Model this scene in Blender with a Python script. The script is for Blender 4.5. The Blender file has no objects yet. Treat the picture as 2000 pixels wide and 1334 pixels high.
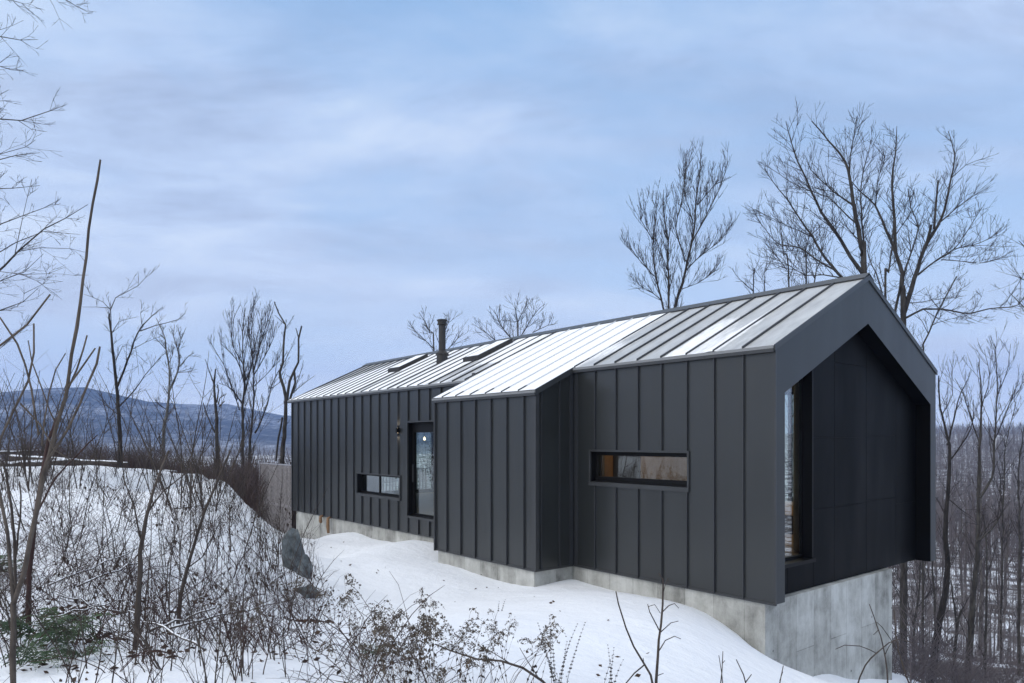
import bpy, bmesh, math, random
import numpy as np
from mathutils import Vector, Matrix, noise as mnoise

random.seed(11)
scene = bpy.context.scene
COL = scene.collection
R = math.radians

# ------------------------------------------------------------------ camera frame (used to place things at their real distance)
FPX, CY, CX = 1364.17, 860.11, 1000.0
CZ = 2.6468
YAW = 0.8855
A2 = (-math.cos(YAW), math.sin(YAW))      # along the long wall, away from the near corner
B2 = (math.sin(YAW), math.cos(YAW))       # across the gable
C2 = (4.242, 11.2409)

def at(px, py, Y):
    return Vector(((px - CX) / FPX * Y, Y, CZ - (py - CY) / FPX * Y))

def uv2w(u, v, w=0.0):
    return Vector((C2[0] + u*A2[0] + v*B2[0], C2[1] + u*A2[1] + v*B2[1], w))

def to_px(p):
    return CX + FPX*p[0]/p[1], CY - FPX*(p[2]-CZ)/p[1]

# ------------------------------------------------------------------ object helpers
def tag(o, label=None, cat=None, group=None, kind=None):
    if label: o['label'] = label
    if cat: o['category'] = cat
    if group: o['group'] = group
    if kind: o['kind'] = kind
    return o

def empty(name, loc=(0, 0, 0), rz=0.0):
    o = bpy.data.objects.new(name, None)
    o.empty_display_size = 0.2
    COL.objects.link(o)
    o.location = loc
    o.rotation_euler = (0, 0, rz)
    return o

class MB:
    """collects faces for one mesh"""
    def __init__(s):
        s.v = []; s.f = []; s.m = []; s.attr = []
    def add(s, vs, fs, mi=0, at=None):
        b = len(s.v)
        s.v.extend(tuple(p) for p in vs)
        s.f.extend(tuple(i + b for i in f) for f in fs)
        s.m.extend([mi]*len(fs))
        s.attr.extend(at if at is not None else [0.0]*len(vs))
    def box(s, x0, x1, y0, y1, z0, z1, mi=0):
        vs = [(x0,y0,z0),(x1,y0,z0),(x1,y1,z0),(x0,y1,z0),(x0,y0,z1),(x1,y0,z1),(x1,y1,z1),(x0,y1,z1)]
        s.add(vs, [(0,3,2,1),(4,5,6,7),(0,1,5,4),(1,2,6,5),(2,3,7,6),(3,0,4,7)], mi)
    def ubox(s, u0, u1, v0, v1, w0, w1, mi=0):           # house axes: x = across (v), y = along (u)
        s.box(v0, v1, u0, u1, w0, w1, mi)
    def prism(s, poly, u0, u1, mi=0):                    # polygon in (v, w), extruded along u
        n = len(poly)
        vs = [(v, u0, w) for v, w in poly] + [(v, u1, w) for v, w in poly]
        fs = [tuple(range(n)), tuple(range(2*n-1, n-1, -1))] + [(i, i+n, (i+1) % n + n, (i+1) % n) for i in range(n)]
        s.add(vs, fs, mi)
    def tube(s, pts, rad, sides=5, mi=0, cap=False):
        n = len(pts)
        if n < 2: return
        t = [(pts[min(i+1, n-1)] - pts[max(i-1, 0)]) for i in range(n)]
        t = [x.normalized() if x.length > 1e-9 else Vector((0,0,1)) for x in t]
        ref = Vector((1,0,0)) if abs(t[0].x) < 0.8 else Vector((0,1,0))
        nrm = t[0].cross(ref).normalized()
        b = len(s.v)
        for i in range(n):
            nrm = nrm - t[i]*nrm.dot(t[i])
            nrm = nrm.normalized() if nrm.length > 1e-6 else t[i].orthogonal().normalized()
            bi = t[i].cross(nrm)
            for k in range(sides):
                a = 2*math.pi*k/sides
                p = pts[i] + (nrm*math.cos(a) + bi*math.sin(a))*rad[i]
                s.v.append((p.x, p.y, p.z)); s.attr.append(0.0)
        for i in range(n-1):
            for k in range(sides):
                k2 = (k+1) % sides
                s.f.append((b+i*sides+k, b+i*sides+k2, b+(i+1)*sides+k2, b+(i+1)*sides+k)); s.m.append(mi)
        if cap:
            s.f.append(tuple(b+(n-1)*sides+k for k in range(sides))); s.m.append(mi)
            s.f.append(tuple(b+k for k in range(sides-1, -1, -1))); s.m.append(mi)
    def mesh(s, name, mats, smooth=False, recalc=False, attr=None):
        me = bpy.data.meshes.new(name)
        me.from_pydata(s.v, [], s.f)
        for m in (mats if isinstance(mats, (list, tuple)) else [mats]):
            me.materials.append(m)
        if any(s.m):
            me.polygons.foreach_set('material_index', s.m)
        if smooth:
            me.polygons.foreach_set('use_smooth', [True]*len(me.polygons))
        if attr:
            a = me.attributes.new(attr, 'FLOAT', 'POINT')
            a.data.foreach_set('value', s.attr)
        if recalc:
            bm = bmesh.new(); bm.from_mesh(me)
            bmesh.ops.recalc_face_normals(bm, faces=bm.faces)
            bm.to_mesh(me); bm.free()
        me.update()
        return me
    def build(s, name, mats, parent=None, **k):
        me = s.mesh(name, mats, **k)
        o = bpy.data.objects.new(name, me)
        COL.objects.link(o)
        if parent is not None: o.parent = parent
        return o

def copy_tree(o, parent=None):
    c = o.copy(); COL.objects.link(c)
    if parent is not None:
        c.parent = parent
    for ch in o.children:
        copy_tree(ch, c)
    return c

# ------------------------------------------------------------------ materials
def new_mat(name):
    m = bpy.data.materials.new(name); m.use_nodes = True
    nt = m.node_tree
    return m, nt, nt.nodes['Principled BSDF']

def N(nt, typ, **k):
    n = nt.nodes.new(typ)
    for a, b in k.items():
        if a in n.inputs.keys(): n.inputs[a].default_value = b
        else: setattr(n, a, b)
    return n

def ramp(nt, stops, fac):
    r = nt.nodes.new('ShaderNodeValToRGB')
    el = r.color_ramp.elements
    while len(el) < len(stops): el.new(0.5)
    for e, (p, c) in zip(el, stops):
        e.position = p; e.color = (c[0], c[1], c[2], 1) if isinstance(c, (tuple, list)) else (c, c, c, 1)
    nt.links.new(fac, r.inputs[0])
    return r

def coords(nt, scale=(1,1,1), kind='Object'):
    tc = nt.nodes.new('ShaderNodeTexCoord'); mp = nt.nodes.new('ShaderNodeMapping')
    mp.inputs['Scale'].default_value = scale
    nt.links.new(tc.outputs[kind], mp.inputs[0])
    return mp.outputs[0]

def bump(nt, h, bsdf, strength=0.3, dist=0.02):
    b = N(nt, 'ShaderNodeBump'); b.inputs['Strength'].default_value = strength; b.inputs['Distance'].default_value = dist
    nt.links.new(h, b.inputs['Height']); nt.links.new(b.outputs[0], bsdf.inputs['Normal'])

def mix(nt, fac, a, b):
    m = nt.nodes.new('ShaderNodeMix'); m.data_type = 'RGBA'
    for s, x in ((m.inputs[0], fac), (m.inputs[6], a), (m.inputs[7], b)):
        if hasattr(x, 'is_output') or isinstance(x, bpy.types.NodeSocket): nt.links.new(x, s)
        elif isinstance(x, (tuple, list)): s.default_value = (x[0], x[1], x[2], 1)
        else: s.default_value = x
    return m.outputs[2]

def math_n(nt, op, a, b=0.0, clamp=False):
    m = nt.nodes.new('ShaderNodeMath'); m.operation = op; m.use_clamp = clamp
    for s, x in ((m.inputs[0], a), (m.inputs[1], b)):
        if isinstance(x, bpy.types.NodeSocket): nt.links.new(x, s)
        else: s.default_value = x
    return m.outputs[0]

def noise_n(nt, vec, scale, detail=4.0, rough=0.55, dist=0.0):
    n = nt.nodes.new('ShaderNodeTexNoise')
    n.inputs['Scale'].default_value = scale; n.inputs['Detail'].default_value = detail
    n.inputs['Roughness'].default_value = rough; n.inputs['Distortion'].default_value = dist
    if vec is not None: nt.links.new(vec, n.inputs['Vector'])
    return n.outputs['Fac']

def simple(name, col, rough=0.6, metal=0.0, var=0.0, scale=6.0, bumps=0.0, spec=0.5):
    m, nt, b = new_mat(name)
    b.inputs['Roughness'].default_value = rough; b.inputs['Metallic'].default_value = metal
    b.inputs['Specular IOR Level'].default_value = spec
    b.inputs['Base Color'].default_value = (*col, 1)
    if var or bumps:
        vec = coords(nt)
        f = noise_n(nt, vec, scale, 5)
        if var:
            lo = tuple(c*(1-var) for c in col); hi = tuple(min(1, c*(1+var)) for c in col)
            nt.links.new(ramp(nt, [(0.3, lo), (0.7, hi)], f).outputs[0], b.inputs['Base Color'])
        if bumps: bump(nt, f, b, bumps, 0.02)
    return m

def metal_mat(name, col, rough, pan=0.57, axis='Y', bstr=0.10, var=0.10, spec=0.5):
    """painted standing-seam steel: slight tone step and oil-canning from tray to tray"""
    m, nt, b = new_mat(name)
    b.inputs['Specular IOR Level'].default_value = spec
    tc = nt.nodes.new('ShaderNodeTexCoord'); sx = nt.nodes.new('ShaderNodeSeparateXYZ')
    nt.links.new(tc.outputs['Object'], sx.inputs[0])
    k = math_n(nt, 'FLOOR', math_n(nt, 'DIVIDE', sx.outputs[axis], pan))
    wn = nt.nodes.new('ShaderNodeTexWhiteNoise'); wn.noise_dimensions = '1D'
    nt.links.new(k, wn.inputs['W'])
    mp = nt.nodes.new('ShaderNodeMapping'); mp.inputs['Scale'].default_value = (1.4, 1.4, 0.35)
    nt.links.new(tc.outputs['Object'], mp.inputs[0])
    va = nt.nodes.new('ShaderNodeVectorMath'); va.operation = 'ADD'
    nt.links.new(mp.outputs[0], va.inputs[0]); nt.links.new(wn.outputs['Color'], va.inputs[1])
    f = noise_n(nt, va.outputs[0], 1.0, 3, 0.5)
    f2 = noise_n(nt, tc.outputs['Object'], 60, 3, 0.6)
    c1 = tuple(c*(1-var) for c in col); c2 = tuple(c*(1+var) for c in col)
    tone = math_n(nt, 'ADD', math_n(nt, 'MULTIPLY', wn.outputs['Value'], 0.4), math_n(nt, 'MULTIPLY', f, 0.6))
    nt.links.new(ramp(nt, [(0.25, c1), (0.75, c2)], tone).outputs[0], b.inputs['Base Color'])
    rr = ramp(nt, [(0.3, rough*0.85), (0.7, rough*1.2)], f)
    nt.links.new(rr.outputs[0], b.inputs['Roughness'])
    h = math_n(nt, 'ADD', f, math_n(nt, 'MULTIPLY', f2, 0.012))
    bump(nt, h, b, bstr, 0.12)
    return m

M = {}
M['cladding'] = metal_mat('charcoal_cladding', (0.0165, 0.0185, 0.0195), 0.33, spec=0.75, bstr=0.16, var=0.16)
M['seam'] = simple('charcoal_seam', (0.030, 0.032, 0.036), 0.4)
M['trim'] = simple('charcoal_trim', (0.036, 0.038, 0.041), 0.38, var=0.12, scale=2)
M['portal'] = metal_mat('portal_steel', (0.034, 0.0375, 0.041), 0.40, pan=50.0, bstr=0.08, spec=0.4)
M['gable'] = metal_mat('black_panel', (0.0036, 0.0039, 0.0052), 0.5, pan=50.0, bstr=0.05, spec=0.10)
M['eave'] = simple('eave_metal', (0.20, 0.205, 0.21), 0.35)
M['joint'] = simple('panel_joint', (0.003, 0.003, 0.004), 0.8)
M['black'] = simple('black_frame', (0.004, 0.004, 0.005), 0.5, spec=0.2)
M['flue'] = simple('flue_black', (0.018, 0.016, 0.015), 0.5, var=0.3, scale=5)
M['tan'] = simple('tan_pipe', (0.22, 0.13, 0.07), 0.8, var=0.35, scale=30)
M['wood_in'] = simple('interior_ply', (0.42, 0.28, 0.15), 0.6, var=0.15, scale=3)
M['wood_seat'] = simple('seat_oak', (0.52, 0.34, 0.13), 0.5, var=0.2, scale=3)  # oak of the seat top, stronger in colour than the ply
M['post'] = simple('peeled_log', (0.50, 0.47, 0.41), 0.6, var=0.15, scale=3)
M['dark_in'] = simple('interior_dark', (0.06, 0.055, 0.06), 0.7)
M['white_in'] = simple('interior_linen', (0.55, 0.55, 0.57), 0.8)
M['rock'] = simple('grey_rock', (0.105, 0.120, 0.126), 0.9, var=0.6, scale=7, bumps=1.0)
M['slat'] = simple('weathered_slat', (0.31, 0.285, 0.28), 0.75, var=0.25, scale=9)
M['slatframe'] = simple('slat_rail', (0.30, 0.30, 0.33), 0.6)
M['farhouse'] = simple('far_house_white', (0.72, 0.72, 0.72), 0.7)
M['farroof'] = simple('far_house_roof', (0.45, 0.46, 0.5), 0.7)

def emit(name, col, s):
    m, nt, b = new_mat(name)
    b.inputs['Base Color'].default_value = (*col, 1)
    b.inputs['Emission Color'].default_value = (*col, 1); b.inputs['Emission Strength'].default_value = s
    return m
M['glow'] = emit('lamp_glow', (1.0, 0.78, 0.5), 6.0)

def glass_mat():
    m = bpy.data.materials.new('window_glass'); m.use_nodes = True
    nt = m.node_tree; nt.nodes.clear()
    out = nt.nodes.new('ShaderNodeOutputMaterial'); mx = nt.nodes.new('ShaderNodeMixShader')
    tr = nt.nodes.new('ShaderNodeBsdfTransparent'); gl = nt.nodes.new('ShaderNodeBsdfGlossy')
    gl.inputs['Roughness'].default_value = 0.0; gl.inputs['Color'].default_value = (0.95, 0.97, 1, 1)
    tr.inputs['Color'].default_value = (0.86, 0.90, 0.88, 1)
    lw = nt.nodes.new('ShaderNodeLayerWeight'); lw.inputs['Blend'].default_value = 0.5
    f = math_n(nt, 'POWER', lw.outputs['Facing'], 3.0)
    f = math_n(nt, 'ADD', math_n(nt, 'MULTIPLY', f, 1.15), 0.05, True)
    nt.links.new(f, mx.inputs[0]); nt.links.new(tr.outputs[0], mx.inputs[1]); nt.links.new(gl.outputs[0], mx.inputs[2])
    nt.links.new(mx.outputs[0], out.inputs[0])
    return m
M['glass'] = glass_mat()

def snow_roof_mat():
    m, nt, b = new_mat('roof_steel_snow')
    tc = nt.nodes.new('ShaderNodeTexCoord')
    at_ = nt.nodes.new('ShaderNodeAttribute'); at_.attribute_name = 'snow'
    mp = nt.nodes.new('ShaderNodeMapping'); mp.inputs['Scale'].default_value = (1.6, 5.0, 1.6)
    nt.links.new(tc.outputs['Object'], mp.inputs[0])
    n1 = noise_n(nt, mp.outputs[0], 2.0, 7, 0.65)
    n2 = noise_n(nt, tc.outputs['Object'], 30, 4, 0.7)
    k = math_n(nt, 'ADD', at_.outputs['Fac'], math_n(nt, 'MULTIPLY', math_n(nt, 'SUBTRACT', n1, 0.5), 0.9))
    k = math_n(nt, 'ADD', k, math_n(nt, 'MULTIPLY', math_n(nt, 'SUBTRACT', n2, 0.5), 0.25))
    r = ramp(nt, [(0.30, 0.0), (0.50, 0.45), (0.74, 1.0)], k)
    met = ramp(nt, [(0.3, (0.36, 0.37, 0.375)), (0.75, (0.54, 0.55, 0.555))], noise_n(nt, mp.outputs[0], 1.1, 5, 0.6))
    c = mix(nt, r.outputs[0], met.outputs[0], (0.86, 0.88, 0.91))
    nt.links.new(c, b.inputs['Base Color'])
    rr = ramp(nt, [(0.0, 0.40), (1.0, 0.85)], r.outputs[0])
    nt.links.new(rr.outputs[0], b.inputs['Roughness'])
    bump(nt, math_n(nt, 'ADD', math_n(nt, 'MULTIPLY', r.outputs[0], 1.0), math_n(nt, 'MULTIPLY', n2, 0.15)), b, 0.35, 0.02)
    return m
M['roof'] = snow_roof_mat()

def concrete_mat():
    m, nt, b = new_mat('cast_concrete')
    tc = nt.nodes.new('ShaderNodeTexCoord')
    sx = nt.nodes.new('ShaderNodeSeparateXYZ'); nt.links.new(tc.outputs['Object'], sx.inputs[0])
    s = math_n(nt, 'ADD', sx.outputs['X'], sx.outputs['Y'])
    cb = nt.nodes.new('ShaderNodeCombineXYZ')
    nt.links.new(sx.outputs['Z'], cb.inputs[0]); nt.links.new(s, cb.inputs[1])
    br = nt.nodes.new('ShaderNodeTexBrick')
    br.offset = 0.37; br.squash = 1.0
    br.inputs['Color1'].default_value = (0.30, 0.30, 0.30, 1); br.inputs['Color2'].default_value = (0.62, 0.62, 0.62, 1)
    br.inputs['Mortar'].default_value = (0.20, 0.20, 0.20, 1)
    br.inputs['Scale'].default_value = 1.0; br.inputs['Mortar Size'].default_value = 0.010
    br.inputs['Brick Width'].default_value = 2.7; br.inputs['Row Height'].default_value = 0.61
    br.inputs['Mortar Smooth'].default_value = 0.4
    nt.links.new(cb.outputs[0], br.inputs['Vector'])
    mp = nt.nodes.new('ShaderNodeMapping'); mp.inputs['Scale'].default_value = (1.8, 1.8, 0.55)
    nt.links.new(tc.outputs['Object'], mp.inputs[0])
    st = noise_n(nt, mp.outputs[0], 1.6, 7, 0.65)
    bl = noise_n(nt, tc.outputs['Object'], 2.2, 6, 0.6, 0.3)
    fi = noise_n(nt, tc.outputs['Object'], 28, 5, 0.7)
    t = math_n(nt, 'ADD', math_n(nt, 'MULTIPLY', br.outputs['Color'], 0.24), math_n(nt, 'MULTIPLY', st, 0.36))
    t = math_n(nt, 'ADD', t, math_n(nt, 'MULTIPLY', bl, 0.36))
    t = math_n(nt, 'ADD', t, math_n(nt, 'MULTIPLY', fi, 0.08))
    r = ramp(nt, [(0.365, (0.125, 0.125, 0.115)), (0.44, (0.27, 0.27, 0.25)), (0.51, (0.38, 0.38, 0.355)), (0.61, (0.53, 0.535, 0.51))], t)
    # tie holes
    vo = nt.nodes.new('ShaderNodeTexVoronoi'); vo.inputs['Scale'].default_value = 2.2; vo.inputs['Randomness'].default_value = 0.25
    nt.links.new(cb.outputs[0], vo.inputs['Vector'])
    h = ramp(nt, [(0.035, 0.3), (0.06, 1.0)], vo.outputs['Distance'])
    c = nt.nodes.new('ShaderNodeMix'); c.data_type = 'RGBA'; c.blend_type = 'MULTIPLY'; c.inputs[0].default_value = 1
    nt.links.new(r.outputs[0], c.inputs[6]); nt.links.new(h.outputs[0], c.inputs[7])
    nt.links.new(c.outputs[2], b.inputs['Base Color'])
    b.inputs['Roughness'].default_value = 0.82
    bump(nt, t, b, 0.35, 0.02)
    return m
M['concrete'] = concrete_mat()

def bark_mat(name, c1, c2, scale=8.0, snow=0.0):
    m, nt, b = new_mat(name)
    vec = coords(nt, (1, 1, 0.3))
    f = noise_n(nt, vec, scale, 6, 0.65)
    r = ramp(nt, [(0.3, c1), (0.7, c2)], f)
    col = r.outputs[0]
    if snow > 0:
        ge = nt.nodes.new('ShaderNodeNewGeometry'); sx = nt.nodes.new('ShaderNodeSeparateXYZ')
        nt.links.new(ge.outputs['Normal'], sx.inputs[0])
        f2 = noise_n(nt, coords(nt), 3.0, 4, 0.6)
        k = math_n(nt, 'ADD', sx.outputs['Z'], math_n(nt, 'MULTIPLY', f2, 0.8))
        kk = ramp(nt, [(0.66 + (1-snow)*0.3, 0.0), (min(1.0, 0.76 + (1-snow)*0.3), 1.0)], math_n(nt, 'MULTIPLY', k, 0.8))
        col = mix(nt, kk.outputs[0], col, (0.84, 0.86, 0.9))
    nt.links.new(col, b.inputs['Base Color'])
    b.inputs['Roughness'].default_value = 0.9; b.inputs['Specular IOR Level'].default_value = 0.2
    bump(nt, f, b, 0.5, 0.02)
    return m
M['bark'] = bark_mat('grey_bark', (0.024, 0.022, 0.022), (0.085, 0.078, 0.072))
M['bark_dark'] = bark_mat('dark_bark', (0.012, 0.011, 0.012), (0.045, 0.040, 0.038))
M['bark_pale'] = bark_mat('pale_bark', (0.07, 0.068, 0.066), (0.24, 0.23, 0.215))
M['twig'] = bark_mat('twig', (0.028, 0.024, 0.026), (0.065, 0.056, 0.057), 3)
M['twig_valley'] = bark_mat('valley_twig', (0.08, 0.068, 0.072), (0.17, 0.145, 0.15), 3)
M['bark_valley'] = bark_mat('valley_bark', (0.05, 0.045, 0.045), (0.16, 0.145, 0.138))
M['sapling'] = bark_mat('sapling_bark', (0.038, 0.031, 0.028), (0.14, 0.115, 0.094), 14)
M['stem_red'] = bark_mat('red_brown_stem', (0.026, 0.016, 0.015), (0.080, 0.048, 0.043), 6)
M['stem_grey'] = bark_mat('grey_brown_stem', (0.030, 0.024, 0.022), (0.10, 0.082, 0.070), 6)
M['stem_tan'] = bark_mat('straw_stem', (0.075, 0.055, 0.042), (0.17, 0.125, 0.09), 6)
M['log'] = bark_mat('snowy_log', (0.04, 0.033, 0.03), (0.13, 0.11, 0.095), 7, snow=1.0)
M['deadleaf'] = simple('dead_leaf', (0.040, 0.026, 0.020), 0.85, var=0.6, scale=9)
M['litter'] = simple('leaf_litter', (0.060, 0.036, 0.024), 0.9, var=0.6, scale=14)
M['seed'] = simple('dry_seed_head', (0.085, 0.068, 0.052), 0.9, var=0.5, scale=20)
M['bead'] = simple('dark_seed_bead', (0.030, 0.024, 0.022), 0.85, var=0.3, scale=20)
M['fern'] = simple('fern_green', (0.030, 0.062, 0.020), 0.6, var=0.55, scale=7)
M['moss'] = simple('moss', (0.05, 0.06, 0.015), 0.95, var=0.5, scale=9)
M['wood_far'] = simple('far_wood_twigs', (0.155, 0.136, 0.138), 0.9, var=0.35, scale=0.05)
M['thicket'] = simple('thicket_twigs', (0.088, 0.064, 0.062), 0.9, var=0.45, scale=0.4)

# ------------------------------------------------------------------ terrain
def lerp_tab(x, tab):
    return np.interp(x, [a for a, _ in tab], [b for _, b in tab])

RIGHT = [(0, -3), (20, -4.5), (40, -9.0), (70, -15), (120, -19), (245, -27), (330, -27), (700, -8), (1250, 14), (1500, 8), (2500, -20), (9000, -20)]
LEFT = [(0, 1), (30, 0.5), (38, -4), (60, -11), (150, -22), (400, -24), (800, -14), (1400, -30), (1900, -10), (9000, -10)]
BACK = [(0, 1.2), (20, 1.9), (60, 5), (200, 9), (9000, 9)]
CREST = [(-3000, 700), (-400, 772), (-150, 778), (0, 770), (60, 763), (110, 758), (165, 761), (200, 768), (235, 784), (300, 790), (345, 795), (395, 791), (430, 790),
         (480, 799), (530, 811), (600, 815), (800, 825), (1200, 838), (1600, 846), (1850, 848), (2000, 843), (2300, 836), (3500, 840)]

def sstep(x, a, b):
    t = np.clip((x - a)/(b - a), 0, 1)
    return t*t*(3 - 2*t)

def far_height(x, y):
    r = np.sqrt(x*x + y*y)
    th = np.degrees(np.arctan2(x, y))
    kr = sstep(th, -12, 10)
    z = lerp_tab(r, LEFT)*(1-kr) + lerp_tab(r, RIGHT)*kr
    # mountain ridge to the left, lower ridge to the right
    yy = np.maximum(y, 1.0)
    px = CX + FPX*np.clip(x/yy, -3, 3)
    el = (CY - lerp_tab(px, CREST) + 1.6*np.sin(px*0.045) + 1.1*np.sin(px*0.13+1) + 0.7*np.sin(px*0.31))/FPX
    rc = 4000.0
    top = CZ + el*rc*np.maximum(yy/np.maximum(r, 1), 0.25)
    m = sstep(r, 1700, rc)*(1 - 0.35*sstep(r, rc, 5600))
    front = sstep(y, 0, 400)
    kl = (1 - sstep(th, -6, 6))*front
    z = z + kl*np.maximum(top - z, 0)*m
    kb = 1 - sstep(y, -8, 12)
    z = z*(1-kb) + lerp_tab(r, BACK)*kb
    return z

ctrl = []
def cp(px, py, Y): p = at(px, py, Y); ctrl.append((p.x, p.y, p.z))
def cu(u, v, w): p = uv2w(u, v, w); ctrl.append((p.x, p.y, p.z))
for a in ((0,1334,4.6),(250,1334,4.6),(500,1334,4.6),(750,1334,4.9),(1000,1334,5.3),(1300,1334,6.5),(1500,1334,8.6),(1640,1334,10.6),
          (0,1100,9),(300,1100,9.6),(500,1105,11),(0,980,16),(300,985,17),(0,950,20),(300,955,21),(440,950,23),(0,913,28),(200,917,28),(400,930,26.5),
          (480,990,20.5),(520,1030,18),(540,1052,16.5),(500,1200,8.5),(620,1105,17),(700,1150,13.6),(620,1210,10.2),(900,1200,9.6),(1100,1200,9.6),(1300,1230,9.4),(590,1120,17.5),
          (700,1080,17.5),(800,1120,15),
          (150,1010,14),(420,1000,15),(-150,912,28),(-200,1000,15),(505,1040,19),(450,965,22),(100,914,27),(300,922,27),(430,1050,13),(560,1075,15)):
    cp(*a)
for a in ((4.72,.03,-.31),(3.46,.03,-.35),(2.38,.03,-.36),(1.72,.03,-.36),(1.12,.03,-.47),(.56,.03,-.70),(.2,.03,-.9),(.2,.6,-1.3),(.2,1.1,-1.45),(.2,2.1,-1.58),(.2,2.8,-1.8),(.2,4.9,-2.3),
          (8.33,-1.04,-.38),(7.31,-1.04,-.31),(6.14,-1.04,-.36),(4.72,-1.04,-.36),(18.55,.03,-1.15),(19.7,.03,-1.28),(17.5,.03,-.92),(16.5,.03,-.64),(17,-1.5,-.82),(18.5,-1.5,-1.12),(15,-1.5,-.48),(12,-1.5,-.33),(20,-1,-1.35),(18.6,-3,-.95),(15.2,.03,-.40),(12.4,.03,-.31),(10.2,.03,-.14),
          (22,0.3,-1.6),(24,0,-2.2),(0.2,7,-3.0),(6,8,-3.6),(12,8,-4.2),(20,8,-5),(-3,7,-4.2),(-2.5,3,-2.2),(24,4,-4.0),(26,-2,-2.6),(8,4,-2.4),(15,4,-2.6)):
    cu(*a)
ctrl += [(-3, -2, 1.15), (3, -2, 1.0), (-8, 0, 1.2), (8, 0, 0.3), (-16, 4, 1.3), (-16, 10, 1.3), (-22, 16, 1.5), (-24, 24, 1.6), (-22, 30, 1.2), (-15.5, 31.5, -0.6), (-12, 30, -1.6),
         (-10, 27, -1.2), (-18, 37, -3.0), (-12, 36, -4.2), (-6, 38, -6), (2, 38, -7), (10, 34, -7), (-26, 38, -2.6), (14, 6, -3.0), (20, 12, -6), (14, 14, -5.0), (18, 22, -7), (14, 28, -6.5)]
CP = np.array(ctrl)
def tps(d2):
    return np.where(d2 > 1e-12, 0.5*d2*np.log(np.maximum(d2, 1e-12)), 0)
_n = len(CP)
_K = tps(((CP[:, None, :2]-CP[None, :, :2])**2).sum(-1)) + np.eye(_n)*0.05
_P = np.c_[np.ones(_n), CP[:, :2]]
_S = np.linalg.solve(np.block([[_K, _P], [_P.T, np.zeros((3, 3))]]), np.r_[CP[:, 2], np.zeros(3)])

def height(x, y):
    x = np.atleast_1d(np.asarray(x, float)); y = np.atleast_1d(np.asarray(y, float))
    zf = far_height(x, y)
    # distance outside of the surveyed patch
    d = np.sqrt(np.maximum(np.abs(x + 4) - 19, 0)**2 + np.maximum(np.abs(y - 16) - 17, 0)**2)
    k = sstep(d, 0, 16)
    z = zf.copy()
    near = k < 1
    if near.any():
        xs, ys = x[near], y[near]
        d2 = (xs[:, None]-CP[None, :, 0])**2 + (ys[:, None]-CP[None, :, 1])**2
        zn = tps(d2)@_S[:_n] + _S[_n] + _S[_n+1]*xs + _S[_n+2]*ys
        # the bank's crest line: flat on the left, dropping to the cabin
        yy = np.maximum(ys, 0.5); pxl = CX + FPX*xs/yy
        lim = CZ - (np.interp(pxl, [-400, 0, 200, 430, 470, 505, 540, 570, 600], [908, 909, 913, 926, 968, 1010, 1040, 1052, 1058]) - CY)/FPX*yy
        on = sstep(ys, 9, 14)*(1 - sstep(pxl, 560, 640))
        dz = zn - lim
        soft = 0.5*(dz + np.sqrt(dz*dz + 0.006))
        zn = zn - soft*on
        z[near] = zn*(1-k[near]) + zf[near]*k[near]
    return z
def gh(x, y): return float(height(x, y)[0])

def axis(a, b, step, lo, hi, g=1.10):
    v = list(np.arange(a, b + 1e-6, step))
    s = step; x = b
    while x < hi:
        s *= g; x += s; v.append(min(x, hi))
    s = step; x = a
    while x > lo:
        s *= g; x -= s; v.insert(0, max(x, lo))
    return np.array(v)

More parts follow.
